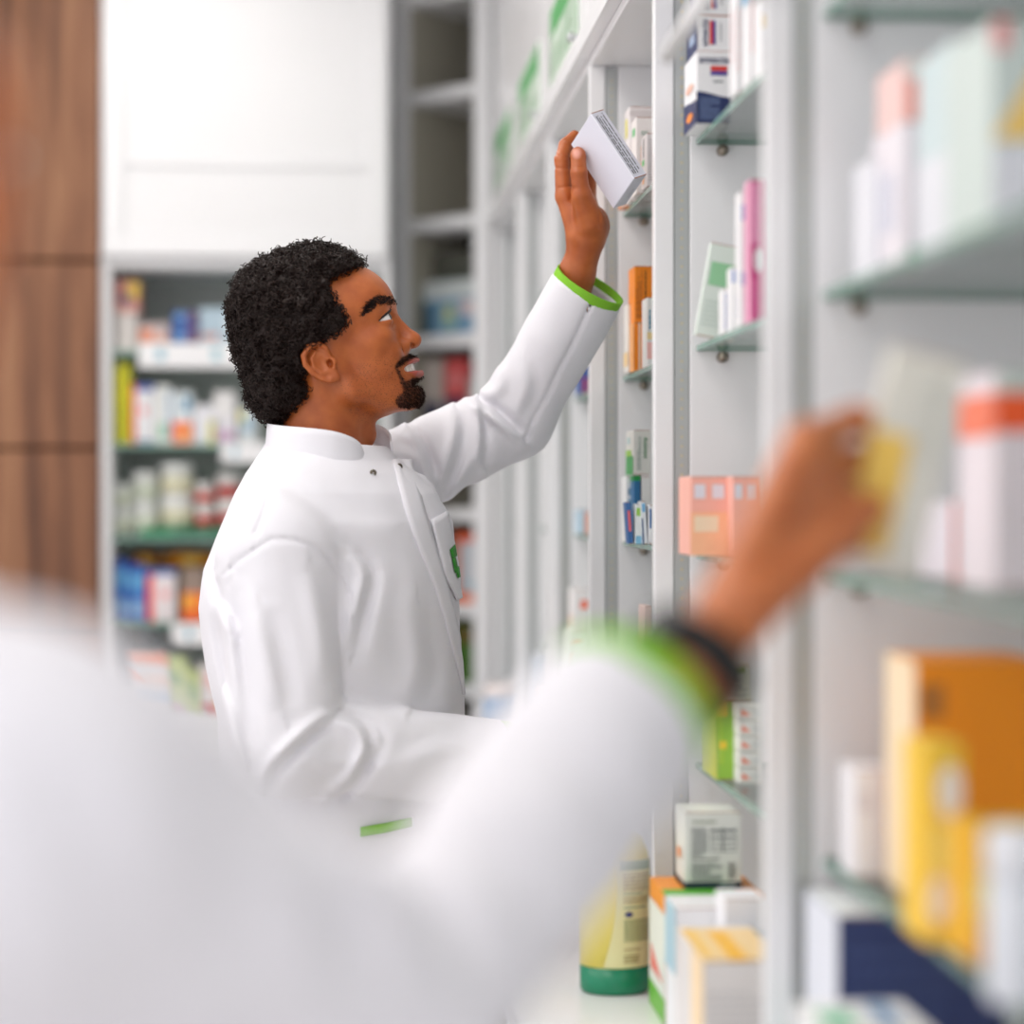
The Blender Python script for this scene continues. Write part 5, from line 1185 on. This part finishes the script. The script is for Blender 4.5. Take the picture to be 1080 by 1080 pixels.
def man_coat(P):
    d = man_coat_base(P)
    m = np.abs(d) < .03
    if m.any():
        q = P[m]; dd = fold_disp(q, FO) + .0013 * vnoise(q * np.array([1., 1., .55]), 30, 2) + .0034 * vnoise(q * np.array([1., 1., .6]), 12, 4)
        d = d.copy(); d[m] -= dd
    nk = cone(P, C(343, 440, 2.70), C(347, 488, 2.70), .07, .066)            # neck opening
    return np.maximum(d, -nk)
V7, Q7 = nets(man_coat, (-.47, 2.40, .645), (.16, 3.06, 1.72), .0031)
V7 = smooth_mesh(V7, Q7, 1, .5)
coat = sculpt('coat', V7, Q7, COATM, man)
axl = (LW - LE) / np.linalg.norm(LW - LE); axr = (RW - RE) / np.linalg.norm(RW - RE)
band('cuff_trim', *ring_band(LW - axl * .002, axl, .0482, .0135, .0018), TRIM, man); band('cuff_trim', *ring_band(RW - axr * .001, axr, .0482, .011, .0018), TRIM, man)
# stand collar
CP = [(412, 481, 466, 2.705), (410, 480, 456, 2.735), (400, 478, 448, 2.765), (376, 477, 445, 2.79), (340, 477, 444, 2.795), (306, 480, 445, 2.765), (286, 485, 446, 2.71), (284, 489, 447, 2.665), (297, 490, 449, 2.625), (322, 490, 451, 2.605), (348, 489, 454, 2.602), (366, 489, 459, 2.61), (378, 488, 466, 2.622), (383, 487, 476, 2.633), (384, 487, 484, 2.637)]
def collar(CP, parent):
    cp_ = np.array(CP, float); t = np.linspace(0, len(cp_) - 1, 71); i = np.minimum(t.astype(int), len(cp_) - 2); fr = (t - i)[:, None]
    p0 = cp_[np.maximum(i - 1, 0)]; p1 = cp_[i]; p2 = cp_[i + 1]; p3 = cp_[np.minimum(i + 2, len(cp_) - 1)]
    s = .5 * (2 * p1 + (p2 - p0) * fr + (2 * p0 - 5 * p1 + 4 * p2 - p3) * fr ** 2 + (3 * p1 - p0 - 3 * p2 + p3) * fr ** 3)
    ctr = s[:, [0, 3]].mean(0); V = []; m = 7
    for (px, pb, pt, d) in s:
        out = np.array([(px - ctr[0]) * U, d - ctr[1], 0]); out /= np.linalg.norm(out)
        for side in (1, -1):
            for j in range(m):
                py = pb + 6 + (pt - pb - 6) * j / (m - 1); V.append(C(px, py, d) + out * (.0016 * side + .004 * (1 - j / (m - 1))))
    n = len(s); Q = []
    for a in range(n - 1):
        b0, b1 = a * 2 * m, (a + 1) * 2 * m
        for j in range(m - 1): Q.append((b0 + j, b1 + j, b1 + j + 1, b0 + j + 1)); Q.append((b0 + m + j, b0 + m + j + 1, b1 + m + j + 1, b1 + m + j))
        Q.append((b0 + m - 1, b1 + m - 1, b1 + 2 * m - 1, b0 + 2 * m - 1)); Q.append((b0, b0 + m, b1 + m, b1))
    for e in (0, (n - 1) * 2 * m):
        for j in range(m - 1): Q.append((e + j, e + j + 1, e + m + j + 1, e + m + j))
    return np.array(V), np.array(Q)
sculpt('collar', *collar(CP, man), COATM, man)
# front placket, pocket, snaps and embroidery lie on the coat
sculpt('placket', *ribbon(man_coat, [(413, 486), (424, 530), (437, 570), (456, 613), (470, 660), (483, 710), (491, 744)], [(434, 485), (444, 530), (456, 570), (469, 613), (480, 655), (490, 705), (495, 742)], .0035, .004, 2.45, 2.85), COATM, man)
sculpt('chest_pocket', *ribbon(man_coat, [(453, 549), (460, 580), (468, 610), (480, 633)], [(469, 540), (475, 568), (481, 600), (485, 630)], .0050, .0035, 2.5, 2.9, 16, 7), COATM, man)
def snap(px, py, r=.0042):
    h = march(man_coat, px, py, 2.4, 2.85); 
    if h is None: return
    n = -h / np.linalg.norm(h); n = n + np.array([0.25, 0, .1]); n /= np.linalg.norm(n); t = np.cross(n, [0, 0, 1.]); t /= np.linalg.norm(t); u = np.cross(n, t); V = []; k = 16
    for rr, hh in ((r, .004), (r, .0062), (r * .62, .0066), (r * .5, .0052), (r * .2, .0052)):
        for i in range(k): a = 2 * math.pi * i / k; V.append(h + n * hh + (t * math.cos(a) + u * math.sin(a)) * rr)
    Q = [(j * k + i, j * k + (i + 1) % k, (j + 1) * k + (i + 1) % k, (j + 1) * k + i) for j in range(4) for i in range(k)]
    sculpt('snap_button', np.array(V), np.array(Q), mat('snap_metal', (120, 112, 100), rough=.3, metal=.9), man)
snap(392.5, 497); snap(420, 490.5)
EMB = mat('embroidery_green', (48, 140, 40), rough=.7)
for L_, R__ in (([(469.5, 581), (472, 590)], [(474.5, 575), (476.5, 587)]), ([(472, 591), (475, 605)], [(475, 588), (478, 603)]), ([(475.5, 599), (477.5, 610)], [(478.5, 598), (480, 609)])):
    sculpt('embroidery', *ribbon(man_coat, L_, R__, .0072, .001, 2.5, 2.9, 5, 3), EMB, man)
sculpt('hip_pocket_trim', *ribbon(man_coat, [(380, 872), (405, 868), (432, 862)], [(380, 882), (405, 878), (432, 871)], .004, .003, 2.4, 2.8, 12, 3), TRIM, man)
# trousers and shoes
def legs(cx_, cd, ang, zt, rr=.085):
    fx, fy = math.cos(ang), -math.sin(ang); sx, sy = -math.sin(ang), -math.cos(ang)
    def fn(P):
        d = None
        for s in (1, -1):
            hip = np.array([cx_ + sx * .085 * s, cd + sy * .085 * s, zt]); kn_ = hip + np.array([fx * .02, fy * .02, 0]); kn_[2] = .47; an = hip.copy(); an[2] = .07
            e = smin(cone(P, hip, kn_, rr, .062), cone(P, kn_, an, .062, .050), .02); d = e if d is None else smin(d, e, .012)
        return np.maximum(d, .05 - P[:, 2])
    def sh(s):
        a = np.array([cx_ + sx * .085 * s, cd + sy * .085 * s, .042])
        return lambda P: np.maximum(smin(cone(P, a - np.array([fx, fy, 0]) * .05, a + np.array([fx, fy, 0]) * .14, .040, .036), cone(P, a, a + np.array([0, 0, .05]), .042, .045), .02), .004 - P[:, 2])
    return fn, sh, a_box(cx_, cd, zt)
def a_box(cx_, cd, zt): return (cx_ - .27, cd - .27, -.01), (cx_ + .27, cd + .27, zt + .10)
fn, sh, (l_, h_) = legs(Xp(362), 2.70, R25, .86)
sculpt('trousers', *nets(fn, l_, h_, .010), TROU, man)
for s in (1, -1): sculpt('shoe', *nets(sh(s), l_, (h_[0], h_[1], .16), .007), SHOE, man)

# the carton in the raised hand
hb_ = view_to_world(np.array([BO + i * bL + j * bS + k * bT for i in (0, 1) for j in (0, 1) for k in (0, 1)]))
o_, eL, eS, eT = (Vector(view_to_world(v)) for v in (BO, bL, bS, bT))
lL, lS, lT = eL.length, eS.length, eT.length
# local axes of carton(): x = S (front face left to right), z = -L (front face upright), y = T (depth)
Mx = Matrix((eS.normalized(), eT.normalized(), (-eL).normalized())).transposed()
held = carton('carton', 'small white carton held in the raised hand of the man', lS, lT, lL, (222, 222, 234), [('right', .14, .06, .40, .94, (70, 74, 80), 'vlines', 2), ('right', .44, .06, .56, .92, (70, 74, 80), 'vlines', 1), ('right', .64, .1, .76, .96, (70, 74, 80), 'vlines', 1), ('bottom', .3, .3, .6, .5, (190, 190, 196), 'lines', 3)], flap=False)
held.matrix_world = Matrix.Translation(o_ + eL + eS * .5) @ Mx.to_4x4()
for z in (lL, 0.0):
    MB().box(lS / 2 - .0006, .001, z - (.0010 if z else 0), lS / 2 + .0003, lT - .001, z + (0 if z else .0010), 0, .0001).build('flap_edge', CARD, held)
# ------------------------------------------------------------------ the person in the foreground, seen over the shoulder
SKIN2 = skin_mat('skin_light', (204, 122, 72), (180, 98, 54), 0.0)
FB0 = Vector((*view_to_world(np.array([-.32, .93, 0.]))[:2], 0))
fp = thing('person', FB0, 'person in the blurred foreground in a white coat, reaching out with a black wristband', 'person')
FA = math.atan2(.8, .6)                            # facing away to the right
HC2, HR2 = head_frame(np.array([-.318, .945, 1.555]), math.radians(-3), FA)
NB2 = ((np.array([-.322, .925, 1.38]) - HC2) @ HR2) / (U * .94)
def f_local(P): return ((P - HC2) @ HR2) / (U * .94)
def f_head(P): return head_field(f_local(P), NB2, 42) * U * .94
Va, Qa = nets(f_head, HC2 + np.array([-.15, -.15, -.18]), HC2 + np.array([.15, .15, .15]), .0030)
ca_ = head_cols(f_local(Va)); ca_['beard'] *= 0; ca_['stubble'] *= 0
FWc, FKn = C(728, 708, 1.285), C(872, 510, 1.38)
BT = math.radians(14); bo2 = C(925, 604, 1.405); bw2, bd2, bh2 = .050, .026, .148
bex, bey, bez = np.array([math.cos(BT), 0, -math.sin(BT)]), np.array([0, 1., 0]), np.array([math.sin(BT), 0, math.cos(BT)])
def f_hand(P):
    mc = [C(850, 466, 1.375), C(868, 496, 1.385), C(877, 531, 1.383), C(876, 566, 1.372)]
    pp = [C(902, 442, 1.425), C(915, 483, 1.438), C(918, 528, 1.434), C(910, 572, 1.418)]
    dp = [C(932, 452, 1.446), C(940, 494, 1.452), C(940, 540, 1.450), C(930, 583, 1.438)]
    tp = [C(948, 474, 1.446), C(954, 512, 1.450), C(952, 556, 1.448), C(942, 596, 1.440)]
    d = None
    for i in range(4):
        e = cone(P, FWc, mc[i], .0165, .0145 - .0008 * i); d = e if d is None else smin(d, e, .012)
    for i in range(4):
        r = (.0102, .0104, .0098, .0086)[i]; d = smin(d, chain(P, [mc[i], pp[i], dp[i], tp[i]], [r * 1.25, r, r * .92, r * .8], .003), .005)
    d = smin(d, chain(P, [C(790, 640, 1.305), C(850, 598, 1.335), C(895, 560, 1.368), C(922, 535, 1.386)], [.016, .0125, .0108, .0092], .004), .010)
    d = smin(d, chain(P, [C(640, 790, 1.21), FWc], [.033, .0255], .01), .014)
    q = P - bo2; x, y, z = q @ bex, q @ bey, q @ bez
    bx = np.maximum(np.maximum(np.abs(x) - bw2 / 2, np.maximum(-y, y - bd2)), np.maximum(-z, z - bh2))
    return np.maximum(d, -(bx - .0004))
Vc, Qc = nets(f_hand, C(600, 830, 1.2) - np.array([.02, .06, .02]), C(985, 400, 1.45) + np.array([.03, .05, .03]), .0025)
cd2 = plain_cols(len(Vc))
# far hand hangs beside the body
def f_hand2(P):
    w = np.array([-.425, 1.115, .83]); k = w + np.array([.01, .015, -.085]); d = cone(P, w + np.array([-.01, -.015, .06]), k, .028, .026)
    for i in range(4):
        a = k + np.array([.6, .8, 0]) * (.026 - .0175 * i); d = smin(d, chain(P, [a, a + np.array([.004, .004, -.04]), a + np.array([-.006, -.004, -.075])], [.0105, .0092, .0078], .003), .004)
    t = w + np.array([.022, .028, -.03]); return smin(d, chain(P, [t, t + np.array([.018, .022, -.035]), t + np.array([.014, .02, -.065])], [.014, .0105, .0085], .003), .006)
Vd, Qd = nets(f_hand2, (-.51, 1.0, .64), (-.33, 1.23, .92), .0040)
FROWS = [(.70, -.32, .93, .145, .19), (.90, -.32, .93, .135, .182), (1.10, -.32, .93, .125, .175), (1.24, -.325, .93, .122, .18), (1.31, -.325, .93, .112, .170), (1.345, -.325, .93, .098, .14), (1.37, -.325, .928, .085, .11), (1.40, -.325, .926, .072, .085)]
FSh, FEl, FWr = C(8, 855, .825), C(405, 1072, 1.02), C(648, 766, 1.225)
GSh, GEl, GWr = np.array([-.462, 1.03, 1.31]), np.array([-.475, 1.055, 1.05]), np.array([-.428, 1.11, .85])
def f_body(P):
    d = loft(P, [(z, x, y, a - .03, b - .03) for z, x, y, a, b in FROWS if z < 1.39], -FA)
    for s, e, w in ((FSh, FEl, FWr), (GSh, GEl, GWr)): d = smin(d, cone(P, s, e, .045, .036), .02); d = smin(d, cone(P, e, w + (e - w) * .25, .036, .024), .01)
    return d
Ve, Qe = nets(f_body, (-.60, .70, .66), (.16, 1.32, 1.44), .013)
Vb, Qb = merge([(Va, Qa), (Vc, Qc), (Vd, Qd), (Ve, Qe)])
sculpt('body', Vb, Qb, SKIN2, fp, cat_cols(cat_cols(cat_cols(ca_, cd2), plain_cols(len(Vd))), plain_cols(len(Ve))))
def scaled_eyes():
    global U
    u0 = U; U = u0 * .94; eyes(HC2, HR2, fp); U = u0
scaled_eyes()
def f_hair(P):
    q = f_local(P); return (smax(hair_core(q) - 1.0, q[:, 2] * 0 - 50, 1) + 1.5 * vnoise(q * np.array([.4, 1, .25]), .3, 9)) * U * .94
Vf, Qf = nets(f_hair, HC2 + np.array([-.16, -.16, -.12]), HC2 + np.array([.16, .16, .19]), .0035)
Nf = field_normals(f_hair, Vf); ix_ = RNG.choice(len(Vf), 9000)
Vs, Qs = spikes(Vf[ix_] - Nf[ix_] * .003, Nf[ix_] * .35, .022, .00075, RNG, HR2 @ np.array([-.35, 0, -.75]), .16, 3, .06)
Vf, Qf = merge([(Vf, Qf), (Vs, Qs)])
hf = sculpt('hair', Vf, Qf, mat('brown_hair', (92, 58, 38), rough=.5), fp); hf['label'] = 'brown hair'; hf['kind'] = 'stuff'
FO2 = [([(60, 700), (160, 800), (230, 900)], .006, 40, 'step', .5, 1.0), ([(250, 850), (330, 930), (350, 1040)], .010, 34, 'step', .7, 1.2), ([(330, 870), (420, 930), (470, 1020)], .010, 30, 'step', .8, 1.25), ([(400, 880), (520, 930), (560, 990)], .008, 28, 'step', .8, 1.25), ([(560, 800), (620, 840), (660, 900)], .005, 28, 'step', 1.0, 1.3), ([(20, 760), (60, 900), (110, 1040)], .006, 36, 'step', .5, 1.0)]
axf = (FWr - FEl) / np.linalg.norm(FWr - FEl); axg = (GWr - GEl) / np.linalg.norm(GWr - GEl)
def f_coat_base(P):
    d = loft(P, FROWS, -FA)
    a = smin(cone(P, FSh, FEl, .074, .060), np.maximum(cone(P, FEl, FWr + (FWr - FEl) * .2, .058, .053), (P - FWr) @ axf), .015)
    b = smin(cone(P, GSh, GEl, .072, .060), np.maximum(cone(P, GEl, GWr + (GWr - GEl) * .2, .058, .050), (P - GWr) @ axg), .015)
    d = smin(d, a, .03); d = smin(d, b, .03)
    nk = np.array([-.325, .928, 1.34])
    d = smin(d, cone(P, nk, FSh, .045, .06), .04); d = smin(d, cone(P, nk, GSh, .045, .06), .04)
    for w, ax in ((FWr, axf), (GWr, axg)): d = np.maximum(d, -cone(P, w - ax * .07, w + ax * .05, .040, .0490))
    return d
def f_coat(P):
    d = f_coat_base(P); m = np.abs(d) < .03
    if m.any():
        q = P[m]; d = d.copy(); d[m] -= fold_disp(q, FO2) + .003 * vnoise(q, 11, 3) + .002 * vnoise(q, 24, 6)
    return np.maximum(d, -cone(P, np.array([-.325, .925, 1.50]), np.array([-.325, .928, 1.36]), .07, .062))
sculpt('coat', *nets(f_coat, (-.60, .66, .69), (.17, 1.33, 1.46), .0050), COATM, fp)
band('cuff_trim', *ring_band(FWr - axf * .004, axf, .0505, .022, .003), TRIM, fp); band('cuff_trim', *ring_band(GWr - axg * .002, axg, .0485, .012, .002), TRIM, fp)
# stand collar
Vk = []; n_ = 40; Qk = []
for k in range(n_ + 1):
    a = FA - math.pi + (k / n_ - .5) * 2 * math.radians(158); c_, s_ = math.cos(a), math.sin(a)
    for rr, zz_ in ((.078, 1.370), (.070, 1.418), (.067, 1.418), (.074, 1.370)): Vk.append((-.325 + c_ * rr, .926 + s_ * rr, zz_))
for k in range(n_):
    for j in range(4): Qk.append((k * 4 + j, (k + 1) * 4 + j, (k + 1) * 4 + (j + 1) % 4, k * 4 + (j + 1) % 4))
Qk += [(0, 1, 2, 3), (n_ * 4 + 3, n_ * 4 + 2, n_ * 4 + 1, n_ * 4)]
sculpt('collar', np.array(Vk), np.array(Qk), COATM, fp)
fn, sh, (l_, h_) = legs(-.32, .93, -FA, .82)
sculpt('trousers', *nets(fn, l_, h_, .012), TROU, fp)
for s in (1, -1): sculpt('shoe', *nets(sh(s), l_, (h_[0], h_[1], .16), .008), SHOE, fp)
# wristband watch
axw = (FKn - FWc) / np.linalg.norm(FKn - FWc)
BLK = mat('black_strap', (16, 17, 20), rough=.5)
w0 = thing('wrist_watch', view_to_world(FWc - axw * .012), 'black watch on the wrist of the blurred foreground person', 'watch')
sculpt('strap', *ring_band(FWc - axw * .012, axw, .0322, .026, .004), BLK, w0)
uw = np.cross(axw, [0, 1., 0]); uw /= np.linalg.norm(uw); nw = -uw if uw[2] < 0 else uw
nw = np.array([-.6, -.55, .58]); nw -= axw * (nw @ axw); nw /= np.linalg.norm(nw); t_ = np.cross(axw, nw); Vw = []
for hh, rr in ((.033, .017), (.040, .017), (.0415, .015)):
    for k in range(24): a = 2 * math.pi * k / 24; Vw.append(FWc + axw * .001 + nw * hh + (axw * math.cos(a) + t_ * math.sin(a)) * rr)
Qw = [(j * 24 + k, j * 24 + (k + 1) % 24, (j + 1) * 24 + (k + 1) % 24, (j + 1) * 24 + k) for j in range(2) for k in range(24)]
Wc = view_to_world(np.array(Vw)) - np.array(w0.location)
mesh_obj('case', [tuple(v) for v in Wc], Qw + [tuple(48 + k for k in range(24)), tuple(range(24))[::-1]], BLK, w0, True)
# the carton in the foreground hand
h2 = carton('carton', 'tilted cream carton with a yellow patch held by the foreground hand', bw2, bd2, bh2, (226, 224, 214), [('front', 0, .08, .55, .62, (244, 204, 96)), ('left', 0, .1, 1, .7, (240, 200, 110)), ('front', .5, .5, .95, .9, (214, 216, 210), 'lines', 8)], loc=view_to_world(bo2), flap=True)
h2.rotation_euler = (0, BT, -YAW)
